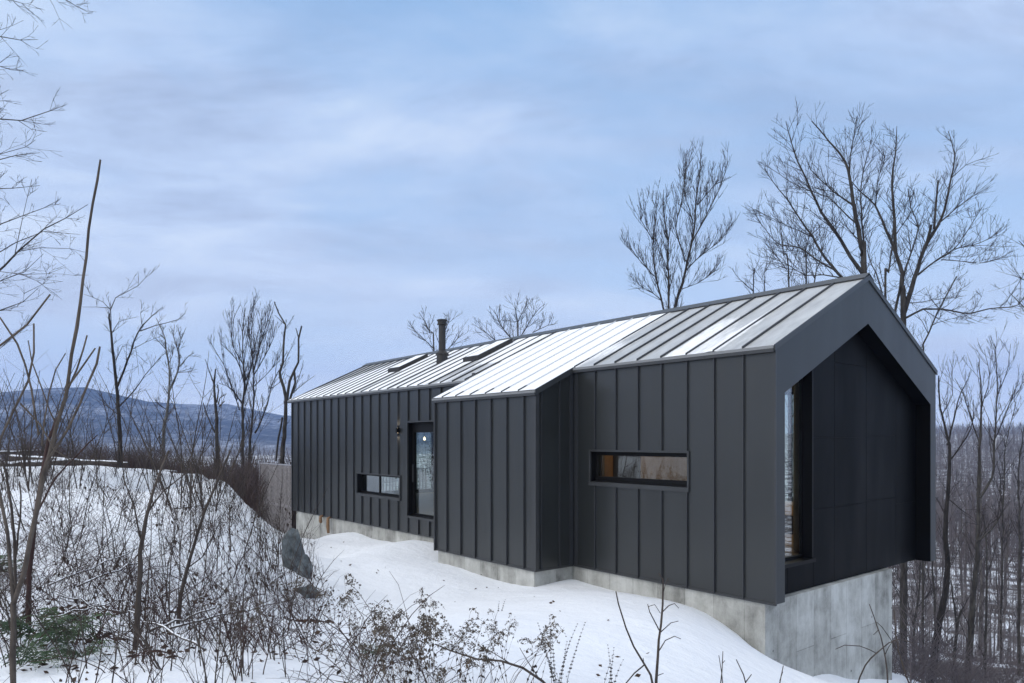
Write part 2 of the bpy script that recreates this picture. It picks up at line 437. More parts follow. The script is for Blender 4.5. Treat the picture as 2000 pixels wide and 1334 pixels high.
def ground():
    xs = axis(-18, 12, 0.2, -6000, 6000, 1.085); ys = axis(1, 30, 0.2, -350, 6000, 1.085)
    X, Y = np.meshgrid(xs, ys)
    x, y = X.ravel(), Y.ravel()
    z = height(x, y)
    r = np.hypot(x, y)
    nz = np.array([mnoise.noise((a*0.9, b*0.9, 0.3))*0.045 + mnoise.noise((a*0.3, b*0.3, 5.3))*0.07 + mnoise.noise((a*2.6, b*2.6, 9.3))*0.018 for a, b in zip(x, y)])
    # keep the cut snow along the foundation where it was measured
    z = z + nz*np.where(r > 45, 2.0, np.where(x < -3.0, 1.25, 0.8))*np.clip(1 + r/60, 1, 6)
    big = np.array([mnoise.fractal((a/420, b/420, 1.7), 1.0, 2.1, 4) if rr > 120 else 0.0 for a, b, rr in zip(x, y, r)])
    z = z + big*np.clip((r-120)/600, 0, 1)*np.clip(r/400, 0, 5)
    wild = sstep(r, 28, 60)
    q = x/np.maximum(y, 1)
    wild = np.maximum(wild, sstep(q, 0.548, 0.59)*sstep(y, 10.5, 14))
    brushy = sstep(-x, 1.5, 4.5)*(1-sstep(r, 40, 50))*sstep(y, 0, 3) * sstep(-(q + 0.29), 0, 0.06)
    far = sstep(r, 900, 2200)
    nx, ny = len(xs), len(ys)
    i = np.arange(nx*ny).reshape(ny, nx)
    f = np.stack([i[:-1, :-1], i[:-1, 1:], i[1:, 1:], i[1:, :-1]], -1).reshape(-1, 4)
    me = bpy.data.meshes.new('ground')
    me.from_pydata(np.c_[x, y, z].tolist(), [], f.tolist())
    a = me.attributes.new('wild', 'FLOAT', 'POINT'); a.data.foreach_set('value', wild)
    a = me.attributes.new('brushy', 'FLOAT', 'POINT'); a.data.foreach_set('value', brushy)
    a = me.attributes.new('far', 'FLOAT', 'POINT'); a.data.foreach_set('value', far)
    me.polygons.foreach_set('use_smooth', [True]*len(me.polygons))
    m, nt, b = new_mat('snowy_ground')
    tc = nt.nodes.new('ShaderNodeTexCoord')
    wa = nt.nodes.new('ShaderNodeAttribute'); wa.attribute_name = 'wild'
    fa = nt.nodes.new('ShaderNodeAttribute'); fa.attribute_name = 'far'
    n1 = noise_n(nt, tc.outputs['Object'], 0.16, 8, 0.66)
    n2 = noise_n(nt, tc.outputs['Object'], 1.3, 6, 0.7)
    k = math_n(nt, 'ADD', math_n(nt, 'MULTIPLY', n1, 0.7), math_n(nt, 'MULTIPLY', n2, 0.3))
    brown = ramp(nt, [(0.35, (0.050, 0.039, 0.037)), (0.7, (0.115, 0.092, 0.084))], n2)
    patch = ramp(nt, [(0.475, 0.0), (0.54, 1.0)], k)
    floor_ = mix(nt, patch.outputs[0], brown.outputs[0], (0.80, 0.83, 0.88))
    # far slopes: bare wood over thin snow, with blue haze painted into the tones
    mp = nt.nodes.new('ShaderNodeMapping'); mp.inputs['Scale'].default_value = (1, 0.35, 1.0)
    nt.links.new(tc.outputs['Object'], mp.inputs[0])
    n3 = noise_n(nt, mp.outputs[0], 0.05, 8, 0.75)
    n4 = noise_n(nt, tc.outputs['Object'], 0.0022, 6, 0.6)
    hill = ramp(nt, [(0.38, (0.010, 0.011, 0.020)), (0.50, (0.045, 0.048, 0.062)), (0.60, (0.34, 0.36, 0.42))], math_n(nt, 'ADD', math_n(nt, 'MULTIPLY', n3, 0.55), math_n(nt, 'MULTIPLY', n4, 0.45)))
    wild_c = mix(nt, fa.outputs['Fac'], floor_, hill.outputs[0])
    ba = nt.nodes.new('ShaderNodeAttribute'); ba.attribute_name = 'brushy'
    nsoil = ramp(nt, [(0.735, 0.0), (0.80, 1.0)], math_n(nt, 'ADD', noise_n(nt, tc.outputs['Object'], 2.2, 8, 0.72), math_n(nt, 'MULTIPLY', ba.outputs['Fac'], 0.115)))
    nearc = mix(nt, math_n(nt, 'MULTIPLY', nsoil.outputs[0], 0.8), (0.86, 0.885, 0.925), (0.10, 0.075, 0.06))
    col = mix(nt, wa.outputs['Fac'], nearc, wild_c)
    nt.links.new(col, b.inputs['Base Color'])
    b.inputs['Roughness'].default_value = 0.75; b.inputs['Specular IOR Level'].default_value = 0.25
    f1 = noise_n(nt, tc.outputs['Object'], 3.5, 6, 0.6); f2 = noise_n(nt, tc.outputs['Object'], 45, 3, 0.6)
    bump(nt, math_n(nt, 'ADD', f1, math_n(nt, 'MULTIPLY', f2, 0.10)), b, 0.5, 0.10)
    me.materials.append(m)
    o = bpy.data.objects.new('ground', me); COL.objects.link(o)
    tag(o, 'snow covered ground falling away from the bank into the wooded valley', 'ground', kind='structure')
    return o
ground()

# ------------------------------------------------------------------ the cabin
SL = 0.481
def rtop(v): return 4.2 + SL*(v if v <= 3.3 else 6.6 - v)
def onv(px, py, v=0.0):
    rx, rz = (px-CX)/FPX, -(py-CY)/FPX
    cx, cy = C2[0]+B2[0]*v, C2[1]+B2[1]*v
    t = (cx*B2[0] + cy*B2[1])/(rx*B2[0] + B2[1])
    X, Y = rx*t - C2[0], t - C2[1]
    return X*A2[0] + Y*A2[1], CZ + rz*t

cabin = empty('cabin', (C2[0], C2[1], 0), math.atan2(B2[1], B2[0]))
tag(cabin, 'long charcoal standing seam metal cabin with gabled snow dusted roof on concrete base', 'house')

def wall_cells(mb, u0, u1, v, th, w0, w1, holes, mi=0):
    us = sorted({u0, u1} | {h[0] for h in holes} | {h[1] for h in holes})
    ws = sorted({w0, w1} | {h[2] for h in holes} | {h[3] for h in holes})
    def solid(i, j):
        if i < 0 or j < 0 or i >= len(us)-1 or j >= len(ws)-1: return False
        cu_, cw = (us[i]+us[i+1])/2, (ws[j]+ws[j+1])/2
        return not any(h[0] < cu_ < h[1] and h[2] < cw < h[3] for h in holes)
    for i in range(len(us)-1):
        for j in range(len(ws)-1):
            if not solid(i, j): continue
            a, b, c, d = us[i], us[i+1], ws[j], ws[j+1]
            mb.add([(v,a,c),(v,b,c),(v,b,d),(v,a,d)], [(0,1,2,3)], mi)
            mb.add([(v+th,a,c),(v+th,b,c),(v+th,b,d),(v+th,a,d)], [(3,2,1,0)], mi)
            for di, dj, q in ((-1,0,((a,c),(a,d))),(1,0,((b,c),(b,d))),(0,-1,((a,c),(b,c))),(0,1,((a,d),(b,d)))):
                if not solid(i+di, j+dj):
                    (ua, wa), (ub, wb) = q
                    mb.add([(v,ua,wa),(v,ub,wb),(v+th,ub,wb),(v+th,ua,wa)], [(0,1,2,3)], mi)

NAR = (1.70, 4.12, 1.80, 2.42); LOW = (11.86, 14.58, 0.96, 1.58); DOOR = (9.55, 11.42, 0.49, 3.16)
HOLES = [NAR, LOW, DOOR]

# concrete base
mb = MB()
mb.ubox(0.2, 19.67, 0.03, 4.85, -7, -0.012)
mb.ubox(4.70, 8.26, -1.045, 0.03, -5, -0.012)
mb.build('foundation', M['concrete'], cabin, recalc=True)

# long wall with its seams
mb = MB()
wall_cells(mb, 0.33, 19.95, 0.0, 0.2, 0.0, 4.13, HOLES)
mb.ubox(0.0, 0.33, 0.0, 0.012, 0.0, 4.13)
for k in range(1, 36):
    u = 0.57*k
    if 4.55 < u < 8.40: continue
    segs = [(0.0, 4.10)]
    for (a, b, c, d) in HOLES:
        if a-0.04 < u < b+0.04:
            segs = [(0.0, c-0.06), (d+0.04, 4.10)]
    for c, d in segs:
        mb.ubox(u-0.011, u+0.011, -0.040, 0.0, c, d, 1)
        mb.ubox(u-0.019, u+0.019, -0.006, 0.0, c, d, 1)
mb.ubox(0.0, 4.62, -0.016, -0.001, -0.02, 0.02, 2); mb.ubox(8.32, 19.95, -0.016, -0.001, -0.02, 0.02, 2)
mb.ubox(4.50, 4.60, -0.010, -0.001, 0.02, 4.08, 1)
mb.build('side_wall', [M['cladding'], M['seam'], M['trim']], cabin)
mb = MB()
mb.ubox(-0.008, 0.022, -0.010, 0.0, -0.02, 4.10); mb.ubox(-0.008, 0.0, 0.0, 0.03, -0.02, 4.10)
mb.build('corner_trim', M['trim'], cabin)
mb = MB(); mb.ubox(19.95, 19.99, -0.04, 0.10, -0.03, 4.10)
mb.build('corner_trim', M['trim'], cabin)
# far side and end walls
mb = MB()
RG = [(1.5, 5.2, 0.5, 3.9)]
wall_cells(mb, 0.33, 19.75, 6.4, 0.2, 0, 4.13, RG)
mb.ubox(0.0, 0.33, 6.588, 6.6, 0, 4.13)
for k in range(1, 35): mb.ubox(0.57*k-0.011, 0.57*k+0.011, 6.6, 6.64, 0 if not any(a < 0.57*k < b for a, b, c, d in RG) else 3.95, 4.1, 1)
mb.prism([(0.2, 0), (3.6, 0), (3.6, 5.56), (3.3, 5.70), (0.2, 4.22)], 19.75, 19.95)
mb.prism([(6.3, 0), (6.6, 0), (6.6, 4.13), (6.3, 4.27)], 19.75, 19.95); mb.prism([(3.6, 0), (6.3, 0), (6.3, 0.45), (3.6, 0.45)], 19.75, 19.95)
mb.prism([(3.6, 3.3), (6.3, 3.3), (6.3, 4.27), (3.6, 5.56)], 19.75, 19.95)
mb.build('rear_wall', [M['cladding'], M['seam']], cabin)

for a, b, c, d in RG:
    w_ = MB(); w_.ubox(a, b, 6.45, 6.53, c, c+0.08); w_.ubox(a, b, 6.45, 6.53, d-0.08, d)
    for uu in (a, (a+b)/2-0.04, b-0.08): w_.ubox(uu, uu+0.08, 6.45, 6.53, c+0.08, d-0.08)
    wo = w_.build('rear_window', M['black'], cabin, recalc=True)
    q = MB(); q.ubox(a+0.08, b-0.08, 6.485, 6.497, c+0.08, d-0.08); q.build('pane', M['glass'], wo, recalc=True)
w_ = MB(); w_.ubox(19.82, 19.9, 3.6, 6.3, 0.45, 0.53); w_.ubox(19.82, 19.9, 3.6, 6.3, 3.22, 3.3)
for vv in (3.6, 4.9, 6.22): w_.ubox(19.82, 19.9, vv, vv+0.08, 0.53, 3.22)
wo = w_.build('rear_window', M['black'], cabin, recalc=True)
q = MB(); q.ubox(19.855, 19.867, 3.68, 6.22, 0.53, 3.22); q.build('pane', M['glass'], wo, recalc=True)

# bump-out
mb = MB()
VB = -1.075
wall_cells(mb, 4.64, 8.30, VB, 0.2, 0.0, 3.62, [])
for (a, b) in ((4.64, 4.84), (8.10, 8.30)):
    mb.prism([(VB+0.2, 0), (-0.001, 0), (-0.001, 4.12), (VB+0.2, 3.71)], a, b)
for u in (4.98, 5.54, 6.09, 6.67, 7.24, 7.81):
    mb.ubox(u-0.011, u+0.011, VB-0.040, VB, 0, 3.60, 1); mb.ubox(u-0.019, u+0.019, VB-0.006, VB, 0, 3.60, 1)
for v in (-0.93, -0.42):
    mb.ubox(4.60, 4.64, v-0.011, v+0.011, 0, rtop(v)-0.09, 1)
mb.ubox(4.622, 4.64, -0.12, -0.02, 0, 4.05, 1)
mb.ubox(4.62, 8.30, VB-0.016, VB-0.001, -0.02, 0.02, 2); mb.ubox(4.622, 4.638, VB, -0.02, -0.02, 0.02, 2)
mb.ubox(4.615, 4.72, VB-0.012, VB-0.002, 0.02, 3.60, 2); mb.ubox(4.615, 4.638, VB-0.002, VB+0.08, 0.02, 3.64, 2)
mb.ubox(8.30, 8.335, VB-0.05, VB+0.10, -0.03, 3.60, 2)
mb.build('bump_out_wall', [M['cladding'], M['seam'], M['trim']], cabin)

# portal frame around the gable
outer = [(0.014, 0.0), (0.014, 4.13), (3.3, 5.705), (6.586, 4.13), (6.586, 0.0), (6.315, 0.0), (6.315, 3.43), (3.3, 4.875), (0.285, 3.43), (0.285, 0.0)]
mb = MB()
def quad_prism(pts, u0, u1): mb.prism(pts, u0, u1)
n = len(outer)
vs = [(v, 0.0, w) for v, w in outer] + [(v, 0.30, w) for v, w in outer]
quads = [(0, 1, 8, 9), (1, 2, 7, 8), (2, 3, 6, 7), (3, 4, 5, 6)]
mb.add(vs, quads + [tuple(i + n for i in reversed(q)) for q in quads] + [(i, i+n, (i+1) % n + n, (i+1) % n) for i in range(n)])
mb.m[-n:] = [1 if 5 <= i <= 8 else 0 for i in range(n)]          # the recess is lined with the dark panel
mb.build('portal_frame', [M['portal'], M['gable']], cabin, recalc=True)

# recessed gable: rain-screen panels with open joints over a dark backing, and a tall window beside the near leg
def gtop(v): return 4.11 + SL*(v if v <= 3.3 else 6.6 - v)
WV0, WV1, WW0 = 0.30, 1.80, 0.49
def wtop(v): return 3.75 + 0.42*(v - 0.3)
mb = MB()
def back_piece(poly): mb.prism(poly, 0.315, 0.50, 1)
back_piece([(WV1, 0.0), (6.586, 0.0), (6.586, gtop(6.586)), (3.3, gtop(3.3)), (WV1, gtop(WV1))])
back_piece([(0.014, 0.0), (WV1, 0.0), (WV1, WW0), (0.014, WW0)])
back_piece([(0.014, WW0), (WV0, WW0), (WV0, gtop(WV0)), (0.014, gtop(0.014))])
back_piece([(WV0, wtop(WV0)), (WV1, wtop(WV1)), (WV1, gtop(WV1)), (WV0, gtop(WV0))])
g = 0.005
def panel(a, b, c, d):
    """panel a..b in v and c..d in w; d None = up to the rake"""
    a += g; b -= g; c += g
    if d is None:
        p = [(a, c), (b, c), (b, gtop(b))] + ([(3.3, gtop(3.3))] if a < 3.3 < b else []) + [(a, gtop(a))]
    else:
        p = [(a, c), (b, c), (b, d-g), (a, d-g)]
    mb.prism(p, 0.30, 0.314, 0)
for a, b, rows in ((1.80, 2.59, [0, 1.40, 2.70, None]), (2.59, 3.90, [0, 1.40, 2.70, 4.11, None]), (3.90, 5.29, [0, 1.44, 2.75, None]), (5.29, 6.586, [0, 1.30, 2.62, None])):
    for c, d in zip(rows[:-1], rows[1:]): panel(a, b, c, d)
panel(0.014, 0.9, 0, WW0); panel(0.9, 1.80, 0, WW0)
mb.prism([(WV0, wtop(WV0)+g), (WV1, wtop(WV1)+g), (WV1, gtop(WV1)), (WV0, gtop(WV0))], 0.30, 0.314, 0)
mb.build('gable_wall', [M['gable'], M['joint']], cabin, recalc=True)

gw = MB()
gw.ubox(0.30, 0.53, 1.745, 1.799, WW0+0.005, 4.36)          # dark jamb
gw.ubox(0.27, 0.52, WV0, 1.83, WW0-0.035, WW0+0.03)          # sill
gwin = gw.build('gable_window', M['black'], cabin, recalc=True)
f = MB()
f.ubox(0.47, 0.53, 1.715, 1.744, WW0+0.03, 4.30); f.ubox(0.47, 0.53, 0.30, 0.35, WW0+0.03, 3.76); f.ubox(0.47, 0.53, 0.35, 1.715, WW0+0.03, WW0+0.085)
f.prism([(0.35, wtop(0.35)-0.06), (1.715, wtop(1.715)-0.06), (1.715, wtop(1.715)), (0.35, wtop(0.35))], 0.47, 0.53)
f.build('frame', M['black'], gwin, recalc=True)
p = MB(); p.prism([(0.35, WW0+0.085), (1.715, WW0+0.085), (1.715, wtop(1.715)-0.06), (0.35, wtop(0.35)-0.06)], 0.495, 0.507)
p.build('pane', M['glass'], gwin, recalc=True)

# windows in the long wall
def window(name, h, gv, top, side, bot, mull=None, sill=0.06):
    a, b, c, d = h
    m_ = MB()
    m_.ubox(a-0.035, b+0.035, -0.035, 0.0, d, d+0.035)
    m_.ubox(a-0.035, b+0.035, -0.045, 0.0, c-sill, c)
    m_.ubox(a-0.035, a, -0.035, 0.0, c, d); m_.ubox(b, b+0.035, -0.035, 0.0, c, d)
    o = m_.build(name, M['trim'], cabin, recalc=True)
    e = 0.003
    fr = MB()
    fr.ubox(a+e, b-e, 0.004, gv+0.06, d-e-0.012, d-e); fr.ubox(a+e, b-e, 0.004, gv+0.06, c+e, c+e+0.012)
    fr.ubox(a+e, a+e+0.012, 0.004, gv+0.06, c+0.016, d-0.016); fr.ubox(b-e-0.012, b-e, 0.004, gv+0.06, c+0.016, d-0.016)
    A, B_, C_, D = a+0.016, b-0.016, c+0.016, d-0.016
    fr.ubox(A, B_, gv-0.03, gv+0.05, D-top, D); fr.ubox(A, B_, gv-0.03, gv+0.05, C_, C_+bot)
    fr.ubox(A, A+side, gv-0.03, gv+0.05, C_+bot, D-top); fr.ubox(B_-side, B_, gv-0.03, gv+0.05, C_+bot, D-top)
    if mull: fr.ubox(mull-0.02, mull+0.02, gv-0.026, gv+0.046, C_+bot, D-top)
    fr.build('frame', M['black'], o, recalc=True)
    pn = MB(); pn.ubox(A+side, B_-side, gv, gv+0.012, C_+bot, D-top)
    pn.build('pane', M['glass'], o, recalc=True)
    return o
window('strip_window', NAR, 0.14, 0.065, 0.06, 0.09, sill=0.085)
window('strip_window', LOW, 0.15, 0.03, 0.035, 0.05, 13.35, sill=0.085)
dr = window('glass_door', DOOR, 0.16, 0.27, 0.10, 0.05)
hd = MB(); hd.ubox(11.325, 11.345, 0.085, 0.128, 1.45, 1.95); hd.build('handle', M['trim'], dr, recalc=True)

# roof deck, trims and the weathered surface
mb = MB()
def rp(v, off): return (v, rtop(v) + off)
mb.prism([rp(-0.05, -0.075), rp(3.3, -0.075), rp(6.65, -0.075), rp(6.65, -0.012), rp(3.3, -0.012), rp(-0.05, -0.012)], 0.0, 20.27, 0)
mb.prism([rp(-1.12, -0.075), rp(-0.051, -0.075), rp(-0.051, -0.012), rp(-1.12, -0.012)], 4.60, 8.37, 0)
for a, b in ((0.0, 4.585), (8.385, 20.27)):
    mb.ubox(a, b, -0.075, -0.051, rtop(-0.06)-0.10, rtop(-0.06)-0.045, 0); mb.ubox(a, b, -0.080, -0.051, rtop(-0.06)-0.0445, rtop(-0.06)+0.004, 1)
mb.ubox(4.585, 8.385, -1.145, -1.121, rtop(-1.13)-0.10, rtop(-1.13)-0.045, 0); mb.ubox(4.585, 8.385, -1.150, -1.121, rtop(-1.13)-0.0445, rtop(-1.13)+0.004, 1)
for a, b in ((4.58, 4.599), (8.371, 8.39)):
    mb.prism([rp(-1.12, -0.10), rp(-0.05, -0.10), rp(-0.05, 0.02), rp(-1.12, 0.02)], a, b, 0)
for a, b in ((-0.022, -0.002), (20.272, 20.30)):
    mb.prism([rp(-0.05, -0.085), rp(3.3, -0.085), rp(6.65, -0.085), rp(6.65, 0.012), rp(3.3, 0.012), rp(-0.05, 0.012)], a, b, 0)
deck = mb.build('roof', [M['trim'], M['eave']], cabin, recalc=True)

def snow(u, v):
    if v > 3.3:                                              # rear slope: thin even cover
        return 0.55
    n = mnoise.noise((u*0.7, v*0.5, 2.0))*0.5 + mnoise.noise((u*2.3, v*1.1, 4.0))*0.25
    bay = int(math.floor(u/0.57)); fu = u/0.57 - bay
    if u < 4.50:
        if bay == 2: lim = 1.0 + 1.1*max(0, 0.5-fu); return 0.36 + 0.26*math.tanh((lim - v)*2.0 + n*2.6) + (0.42 if fu < 0.20 and v < 2.7 else 0)
        if bay == 3: return 0.40 + 0.30*math.tanh((1.75 - v)*1.6 + n*2.8)
        if bay == 1: return 0.30 + n*0.3 - 0.10*v + (0.30 if fu > 0.86 and 0.6 < v < 2.6 else 0)
        if bay == 7: return 0.62 + n*0.5 - abs(v-0.9)*0.55
        return 0.16 + 0.15*n
    s = 1.0
    if bay == 7: s = 0.62 + n*0.5 - abs(v-0.9)*0.55
    if u > 15.6: s = 1.0 - max(0, (v - (3.25 - (u-15.6)*0.62)))*1.1 + n*0.3
    if 8.4 < u < 10.3: s = 0.70 + n*0.9 - (0.45 if v < 1.1 and u < 9.5 else 0)
    if 10.2 < u < 17.5 and fu < 0.24: s -= 0.48 + n*0.9      # melt lines beside the seams
    if 9.9 < u < 10.5 and v < 1.5: s -= 0.55                 # below the skylights and the flue the snow has slid off
    if 14.3 < u < 15.0 and v < 1.7: s -= 0.55
    if 12.3 < u < 12.9 and v < 1.9: s -= 0.45
    return max(0.0, min(1.0, s))

mb = MB()
du, dv = 0.095, 0.11
def sheet(u0, u1, v0, v1):
    nu, nv = max(2, int((u1-u0)/du)), max(2, int((v1-v0)/dv))
    vs, at_ = [], []
    for i in range(nu+1):
        for j in range(nv+1):
            u = u0+(u1-u0)*i/nu; v = v0+(v1-v0)*j/nv
            s = snow(u, v)
            vs.append((v, u, rtop(v) + 0.024*max(0, s-0.35) + 0.002*mnoise.noise((u*3, v*3, 0)))); at_.append(s)
    fs = [(i*(nv+1)+j, i*(nv+1)+j+1, (i+1)*(nv+1)+j+1, (i+1)*(nv+1)+j) for i in range(nu) for j in range(nv)]
    mb.add(vs, fs, 0, at_)
sheet(0.0, 20.27, -0.05, 3.3); sheet(4.60, 8.37, -1.12, -0.05); sheet(0.0, 20.27, 3.3, 6.65)
def rib(u, v0, v1, seg=0.14):
    n = int((v1-v0)/seg); vs, at_ = [], []
    for i in range(n+1):
        v = v0+(v1-v0)*i/n
        s = (snow(u-0.12, v) + snow(u+0.12, v))/2
        s2 = s*0.95 - 0.12 if 4.55 < u < 8.4 else s*0.75 - 0.32
        if v < v0 + 0.22: s2 = 0.0
        for du_, dw in ((-0.012, 0.0), (-0.012, 0.042), (0.012, 0.042), (0.012, 0.0)):
            vs.append((v, u+du_, rtop(v)+dw)); at_.append(max(0.0, s2) if dw else max(0, s2*0.6))
    fs = [(4*i+k, 4*i+k+1, 4*i+k+5, 4*i+k+4) for i in range(n) for k in range(3)] + [(0, 1, 2, 3), (4*n, 4*n+3, 4*n+2, 4*n+1)]
    mb.add(vs, fs, 1, at_)
for k in range(1, 36):
    u = 0.57*k
    rib(u, -1.12 if 4.6 < u < 8.36 else -0.05, 3.13); rib(u, 6.62, 3.47)
def snow_seam_mat():
    m, nt, b = new_mat('roof_seam')
    at_ = nt.nodes.new('ShaderNodeAttribute'); at_.attribute_name = 'snow'
    k = math_n(nt, 'ADD', at_.outputs['Fac'], math_n(nt, 'MULTIPLY', math_n(nt, 'SUBTRACT', noise_n(nt, coords(nt), 6.0, 5, 0.65), 0.5), 0.5))
    r = ramp(nt, [(0.42, (0.045, 0.047, 0.052)), (0.62, (0.62, 0.63, 0.65))], k)
    nt.links.new(r.outputs[0], b.inputs['Base Color']); b.inputs['Roughness'].default_value = 0.5
    return m
M['roofseam'] = snow_seam_mat()
mb.build('roof_sheeting', [M['roof'], M['roofseam']], deck, attr='snow')
mb = MB()
mb.prism([rp(3.10, 0.036), rp(3.3, 0.062), (3.5, rtop(3.5)+0.036), (3.5, rtop(3.5)+0.020), rp(3.3, 0.046), rp(3.10, 0.020)], -0.022, 20.30)
mb.prism([rp(3.16, 0.0), rp(3.3, 0.0), rp(3.3, 0.045), rp(3.16, 0.019)], 0.0, 20.28)
mb.build('ridge_cap', M['trim'], deck, recalc=True)

# skylights and flue
for (a, b, c, d) in ((14.75, 15.5, 1.62, 2.78), (10.12, 10.85, 1.52, 2.82)):
    m_ = MB()
    def slab(a, b, c, d, h0, h1, mm, at_=0.0):
        vs = [(v, u, rtop(v)+h) for h in (h0, h1) for (u, v) in ((a, c), (b, c), (b, d), (a, d))]
        mm.add(vs, [(0,1,2,3),(7,6,5,4),(0,4,5,1),(1,5,6,2),(2,6,7,3),(3,7,4,0)], 0, [at_]*8)
    slab(a, a+0.06, c, d, 0.0, 0.15, m_); slab(b-0.06, b, c, d, 0.0, 0.15, m_); slab(a+0.06, b-0.06, c, c+0.06, 0, 0.15, m_); slab(a+0.06, b-0.06, d-0.06, d, 0, 0.15, m_)
    sk = m_.build('skylight', M['flue'], cabin, recalc=True)
    q = MB(); slab(a+0.06, b-0.06, c+0.06, d-0.06, 0.10, 0.152, q, 1.0)
    q.build('snowy_pane', M['roof'], sk, recalc=True, attr='snow')

def ring_tube(mbx, cx, cy, prof, sides=20):
    b0 = len(mbx.v)
    vs = []
    for z, r in prof:
        vs += [(cx + r*math.cos(2*math.pi*k/sides), cy + r*math.sin(2*math.pi*k/sides), z) for k in range(sides)]
    fs = [(i*sides+k, i*sides+(k+1) % sides, (i+1)*sides+(k+1) % sides, (i+1)*sides+k) for i in range(len(prof)-1) for k in range(sides)]
    fs += [tuple(range(sides-1, -1, -1)), tuple((len(prof)-1)*sides+k for k in range(sides))]
    mbx.add(vs, fs)
fu, fv = 12.72, 2.03
z0 = rtop(fv)
mb = MB(); ring_tube(mb, fv, fu, [(z0+0.22, 0.112), (z0+1.24, 0.112)])
flue = mb.build('chimney_flue', M['flue'], cabin, smooth=False)
mb = MB(); ring_tube(mb, fv, fu, [(z0-0.10, 0.19), (z0+0.18, 0.175), (z0+0.22, 0.215), (z0+0.25, 0.215), (z0+0.34, 0.115)])
mb.build('storm_collar', M['flue'], flue)
mb = MB(); ring_tube(mb, fv, fu, [(z0+1.16, 0.125), (z0+1.17, 0.165), (z0+1.20, 0.165), (z0+1.21, 0.145), (z0+1.28, 0.145), (z0+1.29, 0.17), (z0+1.33, 0.17), (z0+1.345, 0.12)])
mb.build('cap', M['flue'], flue)

# wall lamp throwing a beam up and down
mb = MB(); mb.ubox(11.885, 11.965, -0.10, 0.0, 2.865, 3.005)
wl = mb.build('wall_lamp', M['black'], cabin, recalc=True)
for z in (3.0052, 2.8635):
    mb = MB(); mb.ubox(11.91, 11.94, -0.07, -0.04, z, z+0.001); mb.build('bulb', M['glow'], wl, recalc=True)
for z, rot in ((3.02, math.pi), (2.85, 0.0)):
    ld = bpy.data.lights.new('lamp_beam', 'SPOT'); ld.energy = 14.0; ld.spot_size = R(44); ld.spot_blend = 0.6; ld.color = (1.0, 0.82, 0.62); ld.shadow_soft_size = 0.015
    lo = bpy.data.objects.new('lamp_beam', ld); COL.objects.link(lo); lo.parent = wl
    lo.location = (-0.055, 11.925, z); lo.rotation_euler = (rot, R(-14) if rot == 0 else R(14), 0)

# two stubs of insulated pipe under the cladding
for u, l in ((17.2, 0.12), (16.6, 0.42)):
    mb = MB()
    mb.tube([Vector((0.02, u, 0.0)), Vector((-0.09, u, -0.03)), Vector((-0.11, u-0.03, -0.12-l*0.5)), Vector((-0.10, u-0.06, -0.12-l))], [0.045, 0.055, 0.06, 0.045], 8, cap=True)
    mb.build('pipe_stub', M['tan'], cabin, smooth=True)

# rooms behind the glass
mb = MB(); mb.ubox(0.60, 19.7, 0.22, 6.38, 0.28, 0.40); mb.build('floor', M['wood_in'], cabin, recalc=True)
mb = MB()
PV = 3.4
uL, _ = onv(1176, 905, PV); uR, _ = onv(1197, 905, PV); uM, _ = onv(1250, 905, PV); uE, _ = onv(1400, 905, PV)
mb.ubox(uM, uL+5.0 if False else uR, PV, PV+0.1, 0.41, 4.4, 1)           # dark end of a cupboard
mb.ubox(uL, uL+1.6, PV, PV+0.1, 0.41, 4.4, 1)
mb.ubox(3.7, uM, PV+0.02, PV+0.1, 0.41, 4.4, 0)                         # plywood wall of the bedroom
mb.ubox(uR-1.0, uL+1.6, PV+1.5, PV+1.6, 0.41, 4.4, 0)
mb.ubox(uL+1.601, uL+1.7, 0.3, PV+1.6, 0.41, 4.4, 1)
mb.build('partition_wall', [M['wood_in'], M['dark_in']], cabin, recalc=True)
def plight(name, u, v, w, e, col=(1.0, 0.62, 0.28), r=0.08):
    ld = bpy.data.lights.new(name, 'POINT'); ld.energy = e; ld.color = col; ld.shadow_soft_size = r
    lo = bpy.data.objects.new(name, ld); COL.objects.link(lo); lo.parent = cabin; lo.location = (v, u, w)
plight('hall_lamp', (uL+uR)/2-0.2, PV+0.75, 3.2, 55)
plight('bedroom_fill', 5.6, 1.2, 3.4, 42, (1.0, 0.74, 0.46))  # added unseen fill so the plywood wall reads through the strip window
plight('room_lamp', 11.3, 3.4, 2.9, 8)
plight('seat_fill', 2.6, 4.4, 2.6, 34, (1.0, 0.78, 0.5))  # added fill with no fitting, brightens the oak seat behind the gable glass
mb = MB(); mb.ubox(2.2, 4.9, 5.3, 6.3, 0.41, 0.86); wb = mb.build('window_seat', M['dark_in'], cabin, recalc=True)
mb = MB(); mb.ubox(2.15, 4.95, 5.25, 6.3, 0.861, 1.10); mb.build('timber_top', M['wood_seat'], wb, recalc=True)
ucol, _ = onv(1557, 900, 2.9)
mb = MB(); mb.tube([Vector((2.9, ucol, 0.41)), Vector((2.91, ucol+.01, 2.4)), Vector((2.9, ucol, 5.2))], [0.075, 0.068, 0.062], 10, cap=True); mb.build('interior_post', M['post'], cabin, smooth=True)
mb = MB(); mb.ubox(3.75, 4.75, 2.7, PV-0.02, 0.41, 1.0); bd = mb.build('sofa', M['white_in'], cabin, recalc=True)
mb = MB(); mb.ubox(3.75, 4.75, PV-0.30, PV-0.02, 1.001, 1.62); mb.build('back_cushion', M['white_in'], bd, recalc=True)
uP, wP = onv(829, 858, 1.6)
mb = MB(); mb.tube([Vector((1.6, uP, 4.6)), Vector((1.6, uP, wP+0.08))], [0.006, 0.006], 5)
pl = mb.build('pendant_lamp', M['black'], cabin)
